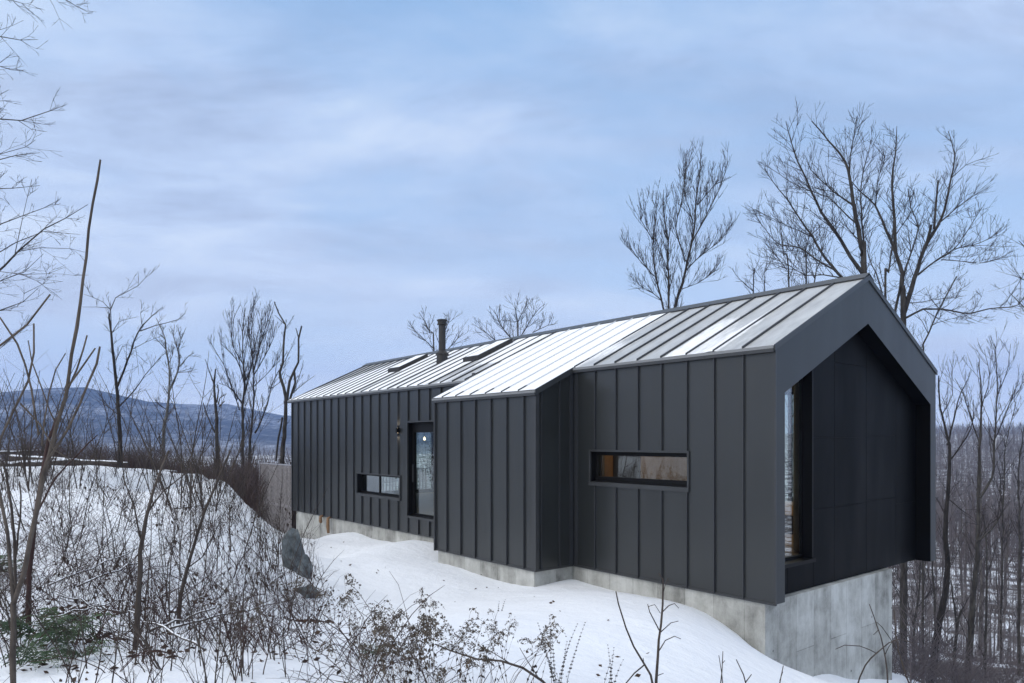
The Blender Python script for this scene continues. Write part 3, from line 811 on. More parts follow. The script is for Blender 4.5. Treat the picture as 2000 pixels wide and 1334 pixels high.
mb = MB(); ring_tube(mb, 1.6, uP, [(wP-0.03, 0.012), (wP-0.015, 0.03), (wP+0.01, 0.035), (wP+0.05, 0.02), (wP+0.08, 0.012)], 12)
mb.build('bulb', M['glow'], pl, smooth=True)

# slatted timber screen beyond the far end
sc = empty('slat_screen', (C2[0], C2[1], 0), math.atan2(B2[1], B2[0]))
tag(sc, 'weathered timber screen of narrow upright slats at the far end of the cabin', 'screen')
mb = MB()
for k in range(26):
    u = 20.33 + k*0.1345
    mb.ubox(u, u+0.058, 0.10, 0.118, -2.4, 1.655)
mb.build('slats', M['slat'], sc, recalc=True)
mb = MB(); mb.ubox(20.30, 23.83, 0.09, 0.20, 1.657, 1.70); mb.ubox(23.80, 23.86, 0.09, 0.20, -2.4, 1.656); mb.ubox(20.3, 23.79, 0.142, 0.19, 0.0, 0.09); mb.ubox(20.3, 23.79, 0.142, 0.19, -1.5, -1.41)
mb.build('rail_frame', M['slatframe'], sc, recalc=True)

# ------------------------------------------------------------------ bare trees
rng = random.Random(5)
def rv(s=1.0): return Vector((rng.uniform(-s, s), rng.uniform(-s, s), rng.uniform(-s, s)))

def smooth_line(pts, rad, step):
    """Catmull-Rom through the joints with a little irregularity, radius carried along"""
    P, Q = [], []
    n = len(pts)
    for i in range(n-1):
        p0, p1, p2, p3 = pts[max(i-1, 0)], pts[i], pts[i+1], pts[min(i+2, n-1)]
        m = max(1, int((p2-p1).length/step))
        for k in range(m):
            t = k/m
            p = 0.5*((2*p1) + (p2-p0)*t + (2*p0-5*p1+4*p2-p3)*t*t + (3*p1-p0-3*p2+p3)*t*t*t)
            P.append(p + rv(step*0.05)); Q.append(rad[i]*(1-t) + rad[i+1]*t)
    P.append(pts[-1]); Q.append(rad[-1])
    return P, Q

def spray(mb, pts, rad, level, o, inherit=1.0):
    """side branches along a limb, each with its own side twigs"""
    n = len(pts)
    if n < 3: return
    L = sum((pts[i+1]-pts[i]).length for i in range(n-1))
    cnt = max(2 if level < 2 else 1, int(L*o['dens'][level]*rng.uniform(0.8, 1.2)))
    for c in range(cnt):
        t = o['t0'] + (1-o['t0'])*((c + rng.random())/cnt)
        i = min(n-2, int(t*(n-1)))
        tan = (pts[i+1]-pts[i]).normalized()
        ax = tan.cross(rv()).normalized()
        ang = R(rng.uniform(*o['ang']))
        d = (Matrix.Rotation(ang, 3, ax) @ tan)
        d = (d + Vector((0, 0, o['up']))*rng.uniform(0.3, 1)).normalized()
        ln = o['len'][level]*rng.uniform(0.45, 1.15)*(1.05-0.55*t)*inherit
        ln = min(ln, L*0.8)
        r0 = max(o['rmin'], min(rad[i]*0.62, ln*o['thick']))
        seg = 4 if level else 3
        p = pts[i].copy(); line = [p.copy()]; rr = [r0]
        for k in range(seg):
            d = (d + rv(o['wig']) + Vector((0, 0, o['up']*0.25))).normalized()
            p = p + d*(ln/seg); line.append(p.copy()); rr.append(max(o['rmin']*0.75, r0*(1-0.8*(k+1)/seg)))
        mb.tube(line, rr, 3)
        if level + 1 < len(o['dens']):
            spray(mb, line, rr, level+1, o, inherit)

DEF = dict(dens=(2.8, 3.0, 2.0), len=(2.0, 0.95, 0.45), ang=(24, 52), up=0.35, wig=0.16, thick=0.011, rmin=0.007, t0=0.18)

def traced_tree(limbs, Y, scale, label, name='bare_tree', bark='bark', opt=None, group=None, base=None, drift=0.35, root_ext=True, sides=7, cat='tree', tw='twig'):
    """limbs: joints in photo pixels with start and end width in pixels; every limb leans towards or away
    from the viewer by its own amount so the crown has real depth"""
    o_ = dict(DEF); o_.update(opt or {})
    o_['rmin'] = min(o_['rmin'], 0.00026*Y) if Y < 20 else 0.00026*Y
    if len(o_['dens']) == 2: o_['dens'] = (o_['dens'][0]*1.6, o_['dens'][1]*0.95, 2.0); o_['len'] = (o_['len'][0]*1.35, o_['len'][1]*1.55, o_['len'][1]*0.7)
    first = limbs[0][0][0]
    b0 = at(first[0], first[1], Y)
    gz = gh(b0.x, b0.y)
    root = empty(name, (b0.x, b0.y, gz))
    tag(root, label, cat, group)
    off = Vector((b0.x, b0.y, gz))
    trunk, crown = MB(), MB()
    known = []
    for li, (pts, w0, w1) in enumerate(limbs):
        s = pts[0]
        Ys = Y
        if known:
            best = min(known, key=lambda q: (q[0]-s[0])**2 + (q[1]-s[1])**2)
            if (best[0]-s[0])**2 + (best[1]-s[1])**2 < 20**2: Ys = best[2]
        k = rng.uniform(-drift, drift) if li else rng.uniform(-0.05, 0.05)
        P, ln = [], 0.0
        q0 = None
        for (px, py) in pts:
            if q0 is not None: ln += math.hypot(px-q0[0], py-q0[1])/FPX*Y
            q0 = (px, py)
            yy = Ys + k*ln
            P.append(at(px, py, yy) - off); known.append((px, py, yy))
        nP = len(P)
        rd = [0.5*(w0 + (w1-w0)*(i/(nP-1))**0.8)/FPX*Y for i in range(nP)]
        if li == 0 and root_ext and P[0].z > 0.05:
            P.insert(0, Vector((P[0].x*0.5, P[0].y*0.5, -0.4))); rd.insert(0, rd[0]*1.35)
        L, Q = smooth_line(P, rd, max(0.25, 0.012*Y))
        big = w0 > 2.6
        (trunk if big else crown).tube(L, Q, sides if w0 > 5 else (5 if big else 3))
        if scale > 0: spray(crown, L, Q, 0, o_, scale)
    trunk.build('trunk', M[bark], root, smooth=True)
    if crown.v: crown.build('crown', M[tw], root, smooth=True)
    return root

def cv(ox, oy, s, limbs):
    return [([(ox + x/s, oy + y/s) for x, y in p], a/s*2.0 if False else a, b) for p, a, b in limbs]

big = cv(1430, 220, 3.032, [
 ([(780,960),(770,850),(745,680),(715,520),(700,400),(670,290),(610,210),(540,130),(470,50)], 11, 1.4),
 ([(775,955),(700,850),(620,720),(560,640),(500,530),(440,400),(390,290),(350,180),(318,50)], 8, 1.2),
 ([(760,1010),(660,985),(560,870),(480,740),(410,640),(330,520),(270,450),(190,330)], 7, 1.0),
 ([(640,965),(600,930),(480,860),(400,800),(280,780),(200,700),(120,570)], 4.5, 0.8),
 ([(715,550),(640,500),(560,430),(470,340),(430,250)], 4, 0.9),
 ([(730,650),(640,570),(570,500),(480,470),(330,400),(200,310)], 3, 0.8),
 ([(690,380),(700,260),(720,130),(740,20)], 3.6, 0.8),
 ([(790,900),(770,640),(760,470),(790,300),(830,150)], 4, 0.9),
 ([(650,980),(540,960),(430,960),(330,900),(200,850)], 3, 0.8),
 ([(750,760),(680,680),(640,600),(600,480)], 2.6, 0.8),
 ([(480,740),(400,700),(300,660),(130,570)], 2.6, 0.7),
])
traced_tree(big, 31, 1.0, 'tall bare tree rising behind the roof peak, boughs fanning up to the left', opt=dict(dens=(2.7, 3.6), len=(1.6, 0.62), up=0.28))
mid = cv(1430, 220, 3.032, [
 ([(1015,1260),(1000,1050),(1005,950),(960,800),(940,760),(890,640),(850,550),(760,470),(700,400)], 10.5, 1.4),
 ([(970,830),(960,640),(945,400),(960,280),(975,150),(975,80)], 7, 1),
 ([(1010,1200),(1060,1050),(1100,920),(1150,780),(1220,670),(1270,530),(1295,390),(1320,250),(1280,110)], 10.5, 1.2),
 ([(1150,790),(1165,720),(1180,665)], 6, 4.5), ([(1195,690),(1210,540),(1220,400)], 5, 2.5),
 ([(1100,960),(1200,880),(1310,810),(1400,690),(1480,560)], 4, 0.9),
 ([(1310,810),(1470,770),(1560,720),(1600,680)], 2.6, 0.8),
 ([(1240,870),(1340,880),(1470,890),(1630,850)], 2.4, 0.8),
 ([(1220,660),(1320,570),(1430,490),(1520,440)], 3, 0.8),
 ([(1015,970),(1060,830),(1100,680),(1060,560),(1040,450)], 4, 0.9),
 ([(1295,390),(1380,310),(1500,270)], 2.2, 0.7),
 ([(970,720),(1050,600),(1110,480)], 2.4, 0.8),
 ([(1030,1215),(1130,1165),(1240,1165),(1420,1190),(1520,1160),(1698,1140),(1760,1050)], 4.6, 1.5),
 ([(1050,1130),(1200,1110),(1370,1085)], 2, 0.7),
 ([(1000,1000),(980,1120),(960,1200)], 5, 5),
 ([(850,550),(860,420),(900,260),(890,200)], 2.6, 0.8),
])
traced_tree(mid, 34, 1.0, 'spreading forked bare tree right of the roof peak, one long bough reaching right', opt=dict(dens=(2.7, 3.6), len=(1.55, 0.62), up=0.28))
traced_tree(cv(1430, 220, 3.032, [([(1130,1370),(1160,1310),(1230,1160),(1330,970)], 3.4, 2.4), ([(1230,1160),(1180,1110),(1150,1040)], 2, .8), ([(1160,1310),(1120,1230),(1080,1200)], 2, .8), ([(1180,1260),(1260,1230),(1380,1200)], 2, .8)]), 30, 0.8, 'thin leaning broken off tree showing above the right roof slope')
traced_tree(cv(1430, 220, 3.032, [([(905,1130),(925,950),(945,800),(955,640)], 4.6, 2), ([(890,1070),(850,950),(800,820),(830,700)], 3, .9), ([(900,1030),(870,900),(900,800)], 2, .8), ([(930,920),(1000,840),(1060,760)], 2, .8)]), 38, 1.0, 'slender bare tree close behind the right slope just below the roof peak')
traced_tree(cv(1430, 220, 3.032, [([(340,1080),(300,830),(290,650)], 3.2, 1), ([(330,1000),(380,850),(400,700)], 2, .8), ([(320,930),(240,820),(180,760)], 2, .8)]), 42, 1.1, 'small bare tree above the ridge under the big left boughs, nearest the chimney', opt=dict(dens=(1.7, 2.2)))
traced_tree(cv(1430, 220, 3.032, [([(440,1070),(430,850),(470,700)], 3.2, 1), ([(440,1000),(400,880),(360,800)], 2, .8), ([(480,1040),(500,930),(520,880),(560,700)], 3, 1)]), 43, 1.1, 'twin stemmed small tree above the ridge under the big left boughs, nearest the peak', opt=dict(dens=(1.7, 2.2)))
traced_tree(cv(1430, 220, 3.032, [([(125,1120),(130,950),(110,900)], 2.6, .8), ([(190,1090),(190,950),(230,880)], 2.6, .8), ([(125,1060),(60,1000),(20,1000)], 2, .8)]), 45, 1.1, 'low twiggy bare tree top just clearing the ridge left of the big trees', opt=dict(dens=(1.8, 2.4)))

e8 = cv(1150, 200, 2.353, [
 ([(390,985),(400,920),(430,830),(480,600),(490,480),(505,350),(515,240)], 7.5, 1.1),
 ([(368,985),(365,740),(360,600),(340,480),(345,400)], 4.4, 1), ([(350,975),(310,800),(295,650),(310,520),(290,440)], 4.4, 1),
 ([(470,650),(540,520),(600,400),(640,270)], 3, .9), ([(440,780),(520,700),(600,640),(660,560)], 2.6, .8), ([(445,730),(400,580),(430,440),(450,300)], 3, .9),
 ([(300,800),(230,720),(170,640)], 2.4, .8), ([(297,640),(240,540),(225,470)], 2.2, .8), ([(335,910),(250,850),(180,860)], 2.2, .8), ([(425,860),(500,830),(600,760)], 2, .7),
 ([(480,560),(440,400),(450,260)], 2.2, .8), ([(500,470),(580,380),(650,340)], 2, .7)])
traced_tree(e8, 40, 1.0, 'oval crowned bare tree standing alone above the middle of the roof ridge', opt=dict(dens=(4.6, 2.8, 1.8), len=(2.7, 1.15, 0.5), ang=(18, 40), up=0.5))
traced_tree([([(848,700),(840,650),(828,625),(818,610)],3,.9),([(860,700),(868,650),(880,620)],2.4,.8),([(846,680),(815,650),(795,640)],2,.7),([(868,690),(895,660),(905,650)],2,.7)], 46, 1.2, 'small bare tree top peeping over the roof behind the chimney flue', opt=dict(dens=(2.4, 2.4), len=(1.3, .6)))
traced_tree([([(1012,680),(1010,630),(1005,590)],3.4,1),([(1015,660),(1040,620),(1055,600)],2.6,.8),([(1005,670),(975,630),(965,605)],2.6,.8),([(985,680),(950,650),(935,640)],2.2,.7),([(1040,650),(1070,635),(1085,632)],2.2,.7),([(1010,630),(1025,600),(1030,588)],2,.7)], 48, 1.2, 'wide bare tree top over the ridge between the chimney flue and the oval crown', opt=dict(dens=(2.4, 2.4), len=(1.4, .6)))
traced_tree([([(2060,760),(2030,560),(2010,500),(1990,470)],6,1.2),([(2040,640),(1990,590),(1970,570)],3,.8),([(2015,510),(1985,560),(1960,600)],2,.7),([(2030,560),(1996,545),(1975,515)],2,.7)], 26, 0.9, 'bare tree mostly outside the right edge with twigs reaching in beside the sky')

t1 = cv(0, 480, 3.176, [
 ([(745,1260),(735,1000),(722,860),(700,640),(690,540),(675,440),(680,420)], 8, 2.4),
 ([(728,870),(790,720),(830,600),(880,500),(940,440),(1010,380)], 4.6, 1), ([(870,530),(960,500),(1100,460),(1150,420)], 2.6, .7),
 ([(690,540),(685,400),(640,350),(520,300)], 2.6, .7), ([(685,400),(720,320),(860,250),(935,150)], 2.4, .7), ([(685,385),(600,380),(510,380)], 1.8, .6),
 ([(700,540),(740,470),(860,440)], 2, .6), ([(738,1000),(830,900),(900,800),(1000,690)], 3, .9), ([(718,710),(760,620),(810,620)], 2, .7), ([(840,620),(860,800)], 1.2, .6),
 ([(735,1050),(660,980),(600,900)], 2, .7), ([(880,500),(870,420),(900,380)], 1.6, .6), ([(820,640),(900,600),(1000,560)], 1.6, .6)])
traced_tree(t1, 26, 0.8, 'dark forked bare tree on the snow crest behind the tall foreground sapling', bark='bark_dark', opt=dict(dens=(1.6, 2.6), len=(1.0, 0.5), wig=0.22))
t2 = cv(300, 560, 3.924, [
 ([(75,1200),(100,980),(115,850),(120,640),(95,480),(75,350),(20,240)], 6.5, 1.2), ([(120,800),(185,650),(190,500),(150,380),(160,290)], 4.4, 1), ([(185,490),(210,400),(180,300)], 2.6, .8),
 ([(210,400),(250,310)], 2, .7), ([(190,620),(270,530),(310,510)], 2.4, .7), ([(180,660),(260,655),(340,655)], 2, .7), ([(95,480),(40,420),(0,410)], 2, .7), ([(115,600),(150,520),(140,440)], 2, .7), ([(105,930),(150,880)], 2, .8), ([(95,940),(40,900),(10,870)], 2, .8)])
traced_tree(t2, 40, 0.9, 'pale trunked bare tree with a rounded twiggy head left of the broken stump', bark='bark_pale', opt=dict(dens=(2.6, 3.6), len=(0.95, 0.5), wig=0.26))
t3 = cv(300, 560, 3.924, [([(490,1260),(480,950),(460,740),(475,630)], 7.5, 2.4), ([(460,740),(430,660),(395,555)], 3, 1), ([(490,900),(510,850),(560,820)], 3, 1), ([(485,890),(500,800),(490,750)], 3, 1.6), ([(500,920),(545,875)], 3, 1.6), ([(470,1120),(400,960),(380,890)], 3, 2)])
traced_tree(t3, 37, 0.35, 'broken topped dead tree with short splintered limbs', name='dead_tree', opt=dict(dens=(1.0, 2)))
t4 = cv(300, 560, 3.924, [([(685,1360),(685,900),(700,750),(690,600),(680,350),(700,200)], 6, 1), ([(692,850),(740,650),(760,560),(790,400)], 3, .8), ([(685,900),(600,780),(540,600),(430,420)], 3.2, .8), ([(660,950),(610,800),(560,760),(500,740)], 2.6, .8),
 ([(700,750),(640,560),(520,440),(500,350)], 2.6, .8), ([(690,600),(620,480),(600,300),(640,180)], 2.4, .8), ([(705,720),(760,560),(720,300),(750,130)], 2.4, .8)])
traced_tree(t4, 50, 1.0, 'tall bare tree with a dense fan of fine upward twigs, left of its twin', opt=dict(dens=(2.6, 2.2, 1.2), len=(3.0, 1.3, 0.6), ang=(16, 38), up=0.55, wig=0.10))
t4b = cv(300, 560, 3.924, [([(735,1340),(745,1120),(765,900),(765,620),(745,450),(760,150)], 5.4, 1), ([(770,640),(810,450),(830,200)], 3, .8), ([(775,1120),(800,1080),(870,900),(900,760),(960,640)], 4.2, 1.2), ([(772,760),(860,680),(960,570)], 2.4, .7), ([(768,680),(850,540),(920,400),(940,280)], 2.6, .8), ([(790,540),(830,400),(880,250),(870,170)], 2.4, .8), ([(900,780),(960,740),(1000,700)], 2, .7)])
traced_tree(t4b, 52, 1.0, 'tall bare tree with a dense upright crown, beside the twisted snag', opt=dict(dens=(2.6, 2.2, 1.2), len=(3.0, 1.3, 0.6), ang=(16, 38), up=0.55, wig=0.10))
t5 = cv(300, 560, 3.924, [([(985,1334),(1000,1150),(1010,950),(1015,850),(975,700),(965,650),(990,580),(1000,400),(1010,290),(960,200),(925,115)], 9, 2), ([(1022,880),(1040,720),(1080,640),(1110,580),(1110,400),(1135,300)], 6, 3), ([(1110,390),(1090,315)], 2.6, 1.6),
 ([(1040,880),(1060,800),(1085,740),(1078,650)], 5, 4.4), ([(1005,285),(930,220)], 2, .8), ([(990,1000),(960,1160),(940,1334)], 4, 4), ([(1070,820),(1130,640),(1150,560)], 2, .7), ([(1080,800),(1180,720),(1240,680)], 2, .7), ([(1005,330),(1080,215)], 1.4, .6), ([(985,610),(1050,480),(1090,380)], 1.6, .6)])
traced_tree(t5, 31, 0.55, 'twisted two pronged snag with broken tips at the cabin end', name='dead_tree', bark='bark', opt=dict(dens=(1.2, 2.4), len=(0.9, 0.4)))

# big tree whose trunk stands outside the left edge: only its sprays reach in
lt = [([(-150,900),(-150,500),(-140,200),(-120,-100)], 34, 16)]
for p, a, b in cv(0, 0, 2.566, [
 ([(-380,720),(-60,590),(0,595),(100,600),(250,560),(330,525)], 4, .9), ([(90,605),(160,650),(235,660)], 1.6, .7), ([(-370,320),(-60,180),(0,180),(100,195),(190,198)], 3, .8), ([(-380,960),(-40,810),(80,780),(200,765)], 3, .8),
 ([(-200,860),(0,775),(130,735),(180,700)], 2, .7), ([(-380,1090),(-40,950),(60,940),(200,930)], 3, .8), ([(-380,1330),(-60,1180),(0,1120),(120,1085),(300,1000)], 4, .8),
 ([(-380,1660),(-100,1440),(20,1330),(100,1260),(220,1150),(330,1090),(440,1025)], 6, 1), ([(100,1260),(200,1240),(350,1250),(430,1265)], 2, .7), ([(-300,1440),(-50,1290),(80,1220),(220,1160),(400,1175)], 3, .7), ([(75,1265),(110,1100),(160,895)], 2, .7),
 ([(-350,140),(-80,-20),(60,0),(110,20),(170,75)], 2.4, .7), ([(-200,-160),(100,-60),(320,-10),(380,30),(460,70)], 3, .7), ([(380,22),(450,15)], 1.2, .6), ([(-370,480),(-50,350),(0,335),(80,330)], 2, .7), ([(-300,600),(0,470),(45,450)], 2, .7)]):
    lt.append((p, a, b))
for p, a, b in cv(0, 480, 3.176, [([(-460,500),(-100,260),(0,220),(150,160),(270,50)], 3, .7), ([(-300,300),(-20,160),(130,175),(230,220),(270,240)], 2, .7), ([(-440,700),(-20,405),(150,350),(240,260)], 3, .7), ([(130,175),(300,170),(400,135)], 1.4, .6), ([(-300,860),(0,640),(120,540),(200,430)], 2, .7), ([(150,300),(270,240),(390,220)], 1.2, .6)]):
    lt.append((p, a, b))
traced_tree(lt, 9.5, 0.62, 'bare tree outside the left edge whose fine sprays reach across the sky', opt=dict(dens=(3.2, 4.5), len=(0.75, 0.3), rmin=0.0032, thick=0.009, wig=0.24, t0=0.45, up=0.12), drift=0.2)

# trees on the slope to the right of the cabin
def rr(limbs): return cv(1740, 640, 1.923, limbs)
RO = dict(dens=(2.6, 2.8, 2.0), len=(2.0, 0.9, 0.4), up=0.45, ang=(18, 44))
traced_tree(rr([([(150,1334),(175,1150),(205,1000),(212,880),(205,750),(215,600),(222,480),(210,400),(185,300),(180,180)], 15, 2), ([(215,440),(250,280),(290,190)], 4, .9), ([(222,500),(300,380),(310,270)], 3, .9), ([(210,720),(170,640),(150,620)], 2.6, .8), ([(212,640),(260,680),(310,715)], 2.4, .9), ([(190,330),(230,250),(225,150)], 2.4, .8)]), 25, 1.0, 'thick leaning dark trunked tree nearest the cabin corner on the right slope', bark='bark_dark', opt=RO)
traced_tree(rr([([(290,1334),(310,1000),(325,850),(330,600),(335,420),(340,280),(330,130)], 13, 1.4), ([(332,640),(380,560),(390,400),(400,220),(390,60)], 6, 1), ([(328,800),(400,730),(425,620),(430,450),(470,280)], 4, 1), ([(335,440),(300,340),(270,250),(240,190)], 3, .9), ([(330,740),(280,730),(250,800)], 2, .8), ([(390,420),(450,280),(480,200)], 2.6, .8), ([(340,300),(370,180),(350,80)], 2.4, .8), ([(400,250),(440,150),(450,60)], 2.2, .7), ([(320,820),(350,760),(420,700)], 3, 1)]), 27, 1.0, 'tall straight grey tree with several upright leaders beside the right edge', opt=RO)
traced_tree(rr([([(236,1334),(245,1150),(265,1060)], 7, 4), ([(250,1130),(225,950)], 4, 2), ([(262,1070),(300,1000)], 2.4, 1.2)]), 26, 0.5, 'short broken tree between the leaning dark trunk and the tall straight tree', opt=RO)
traced_tree(rr([([(350,1334),(358,1100),(360,850),(350,700)], 6, 2), ([(352,1240),(320,1180)], 2.4, 1.4), ([(360,950),(400,800)], 2, .8)]), 30, 0.8, 'slim bare tree just right of the tall straight tree on the slope', opt=RO)
traced_tree(rr([([(85,1240),(90,1100),(105,1000),(110,880)], 6, 2), ([(88,1130),(70,1080),(62,1000)], 2.4, .9), ([(98,1050),(140,1000),(160,960)], 2.6, .9), ([(104,1000),(80,900)], 2, .8)]), 33, 0.9, 'small upright tree close beside the concrete base wall', opt=RO)
traced_tree(rr([([(168,1120),(155,880),(150,780)], 5, 1.5), ([(160,1000),(130,900)], 2, .8)]), 36, 0.9, 'thin bare tree behind the leaning dark trunk', opt=RO)
traced_tree(rr([([(480,1140),(485,800),(480,560),(500,380)], 5.5, 1.2), ([(484,800),(440,700)], 2, .8), ([(483,700),(530,560)], 2, .8)]), 40, 1.0, 'straight grey tree at the right edge of the slope', opt=RO)
traced_tree(rr([([(415,1060),(420,760),(410,560)], 4, 1.2), ([(418,800),(390,680)], 2, .8), ([(420,850),(450,760)], 2, .8)]), 48, 1.0, 'farther grey tree standing left of the straight right edge tree', opt=RO)
# ------------------------------------------------------------------ woods in the valley: individual trees from a few grown kinds
def grown_tree(seed, H, r0, o, forks=4):
    global rng
    keep = rng; rng = random.Random(seed)
    trunk, crown = MB(), MB()
    top = Vector((rng.uniform(-.6, .6), rng.uniform(-.6, .6), H*0.93))
    L, Q = smooth_line([Vector((0, 0, -0.5)), Vector((rng.uniform(-.2, .2), rng.uniform(-.2, .2), H*0.3)), Vector((top.x*0.5, top.y*0.5, H*0.6)), top], [r0*1.2, r0*0.9, r0*0.6, 0.015], 0.9)
    trunk.tube(L, Q, 6)
    spray(crown, L, Q, 0, dict(o, t0=0.5), 0.8)
    for k in range(forks):
        t = rng.uniform(0.32, 0.65); i = int(t*(len(L)-1)); az = rng.uniform(0, 6.28); d = Vector((math.cos(az)*0.5, math.sin(az)*0.5, 0.9)).normalized()
        ln = H*rng.uniform(0.3, 0.48); p = L[i]; pts = [p]; rad = [Q[i]*0.6]
        for j in range(4):
            d = (d + rv(0.16) + Vector((0, 0, 0.12))).normalized(); p = p + d*(ln/4); pts.append(p); rad.append(max(0.012, Q[i]*0.6*(1-(j+1)/4.6)))
        LL, QQ = smooth_line(pts, rad, 0.9)
        crown.tube(LL, QQ, 4); spray(crown, LL, QQ, 0, o, 0.9)
    rng = keep
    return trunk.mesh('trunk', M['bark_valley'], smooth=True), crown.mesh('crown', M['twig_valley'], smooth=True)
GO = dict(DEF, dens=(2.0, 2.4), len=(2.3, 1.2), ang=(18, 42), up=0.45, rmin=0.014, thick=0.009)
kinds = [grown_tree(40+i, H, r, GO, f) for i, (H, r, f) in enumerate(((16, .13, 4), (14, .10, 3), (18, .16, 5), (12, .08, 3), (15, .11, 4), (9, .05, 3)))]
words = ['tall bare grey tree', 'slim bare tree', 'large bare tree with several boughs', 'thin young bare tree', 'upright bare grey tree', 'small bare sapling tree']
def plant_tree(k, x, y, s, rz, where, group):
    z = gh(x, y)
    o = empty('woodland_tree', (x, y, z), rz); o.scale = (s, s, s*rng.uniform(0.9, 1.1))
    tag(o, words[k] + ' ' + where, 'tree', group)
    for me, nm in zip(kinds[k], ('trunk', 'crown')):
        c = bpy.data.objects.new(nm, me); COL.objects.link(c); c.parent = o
placed = []
def wedge(n, pa, pb, ya, yb, where, group, pw=1.6, smin=0.75, smax=1.1):
    tries = 0
    while n and tries < 6000:
        tries += 1
        Y = ya + (yb-ya)*rng.random()**pw; px = rng.uniform(pa, pb)
        x = (px-CX)/FPX*Y
        if any((x-a)**2+(Y-b)**2 < (2.0+Y*0.012)**2 for a, b in placed): continue
        placed.append((x, Y)); n -= 1
        plant_tree(rng.randrange(6), x, Y, rng.uniform(smin, smax), rng.uniform(0, 6.28), where, group)
wedge(110, 1735, 2080, 52, 190, 'in the valley wood right of the cabin', 'bare trees of the valley wood', 0.9, 0.5, 0.9)
wedge(46, -60, 590, 60, 170, 'in the sunken wood beyond the snow crest', 'bare trees beyond the snow crest', 1.0, 0.5, 0.72)

# ------------------------------------------------------------------ the far wood and the thicket behind the crest (uncountable)
def mass(name, label, cat, tmpl, spots, mat):
    """many copies of small twig templates joined into one mesh"""
    V, F, base = [], [], 0
    for (x, y, z, s, sz, a, k) in spots:
        v, f = tmpl[k]
        c, sn = math.cos(a), math.sin(a)
        w_ = np.empty_like(v)
        w_[:, 0] = (v[:, 0]*c - v[:, 1]*sn)*s + x; w_[:, 1] = (v[:, 0]*sn + v[:, 1]*c)*s + y; w_[:, 2] = v[:, 2]*sz + z
        V.append(w_); F.append(f + base); base += len(v)
    V = np.concatenate(V); F = np.concatenate(F)
    me = bpy.data.meshes.new(name)
    me.vertices.add(len(V)); me.vertices.foreach_set('co', V.ravel())
    me.loops.add(F.size); me.loops.foreach_set('vertex_index', F.ravel().astype(np.int32))
    me.polygons.add(len(F)); me.polygons.foreach_set('loop_start', np.arange(0, F.size, F.shape[1], dtype=np.int32))
    me.polygons.foreach_set('loop_total', np.full(len(F), F.shape[1], dtype=np.int32))
    me.materials.append(mat); me.update(calc_edges=True)
    o = bpy.data.objects.new(name, me); COL.objects.link(o)
    tag(o, label, cat, kind='stuff'); return o

def twig_template(seed, trunk_h, trunk_r, n, l0, rt, up=0.9, low=0.35):
    r = random.Random(seed); m_ = MB()
    m_.tube([Vector((0, 0, -0.6)), Vector((r.uniform(-.2, .2), r.uniform(-.2, .2), trunk_h*0.5)), Vector((r.uniform(-.4, .4), r.uniform(-.4, .4), trunk_h))], [trunk_r, trunk_r*0.7, rt*0.5], 3)
    for i in range(n):
        h = trunk_h*(low + (0.95-low)*r.random()); az = r.uniform(0, 6.283); ln = l0*r.uniform(0.5, 1)*(1.25 - h/trunk_h*0.7)
        d = Vector((math.cos(az)*0.6, math.sin(az)*0.6, up*r.uniform(0.5, 1.2))).normalized(); p = Vector((0, 0, h)); q = p + d*ln*0.5; e = q + (d + Vector((r.uniform(-.4, .4), r.uniform(-.4, .4), 0.25))).normalized()*ln*0.5
        m_.tube([p, q, e], [rt, rt*0.8, rt*0.35], 3)
    return np.array(m_.v), np.array([f for f in m_.f if len(f) == 4])
far_t = [twig_template(100+i, h, .12, 18, 4.6, .045) for i, h in enumerate((14, 16, 12, 15))]
spots = []
def scatter(n, pa, pb, ya, yb, smin, smax, nk, pw=1.0):
    xs, ys = [], []
    for _ in range(n):
        Y = ya + (yb-ya)*rng.random()**pw; px = rng.uniform(pa, pb); xs.append((px-CX)/FPX*Y); ys.append(Y)
    zs = height(np.array(xs), np.array(ys))
    return [(x, y, float(z)-0.1, s_, s_*rng.uniform(0.85, 1.15), rng.uniform(0, 6.28), rng.randrange(nk)) for x, y, z in zip(xs, ys, zs) for s_ in (rng.uniform(smin, smax),)]
spots += scatter(1200, 1700, 2120, 40, 200, .12, .4, 4) + scatter(3400, 1700, 2120, 150, 620, .6, 1.0, 4) + scatter(3000, 1700, 2120, 600, 1400, .8, 1.15, 4)
spots += scatter(2400, -80, 640, 100, 480, .55, .85, 4) + scatter(1500, -80, 640, 450, 1300, .7, 1.0, 4) + scatter(700, 600, 1740, 90, 500, .5, .75, 4)
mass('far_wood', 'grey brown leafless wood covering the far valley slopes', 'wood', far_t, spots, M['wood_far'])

bush = [twig_template(200+i, 1.7, .02, 26, 1.5, .0085, 0.8, 0.02) for i in range(5)]
sp = [q for q in scatter(1700, -90, 620, 29, 58, .7, 1.5, 5) if q[0] < -8 or q[1] > 33]
sp2 = []
for (x, y, z, s, sz, a, k) in sp:
    top = CZ + rng.uniform(-1.1, 0.45) - (0 if to_px((x, y, 0))[0] < 330 else 0.3)
    want = max(0.8, min(4.6, (top - z)/2.4)); sp2.append((x, y, z, s*max(1, want*0.5), want, a, k))
mass('thicket', 'tangled brown leafless thicket behind the snow crest', 'thicket', bush, sp2, M['thicket'])

sb = []
for q in scatter(230, 1738, 2060, 14.5, 60, .5, 1.2, 5, 1.2):
    sb.append((q[0], q[1], q[2], q[3], q[4]*rng.uniform(.5, 1.0), q[5], q[6]))
mass('slope_brush', 'low leafless brush over the steep slope right of the concrete base', 'brush', bush, sb, M['twig_valley'])

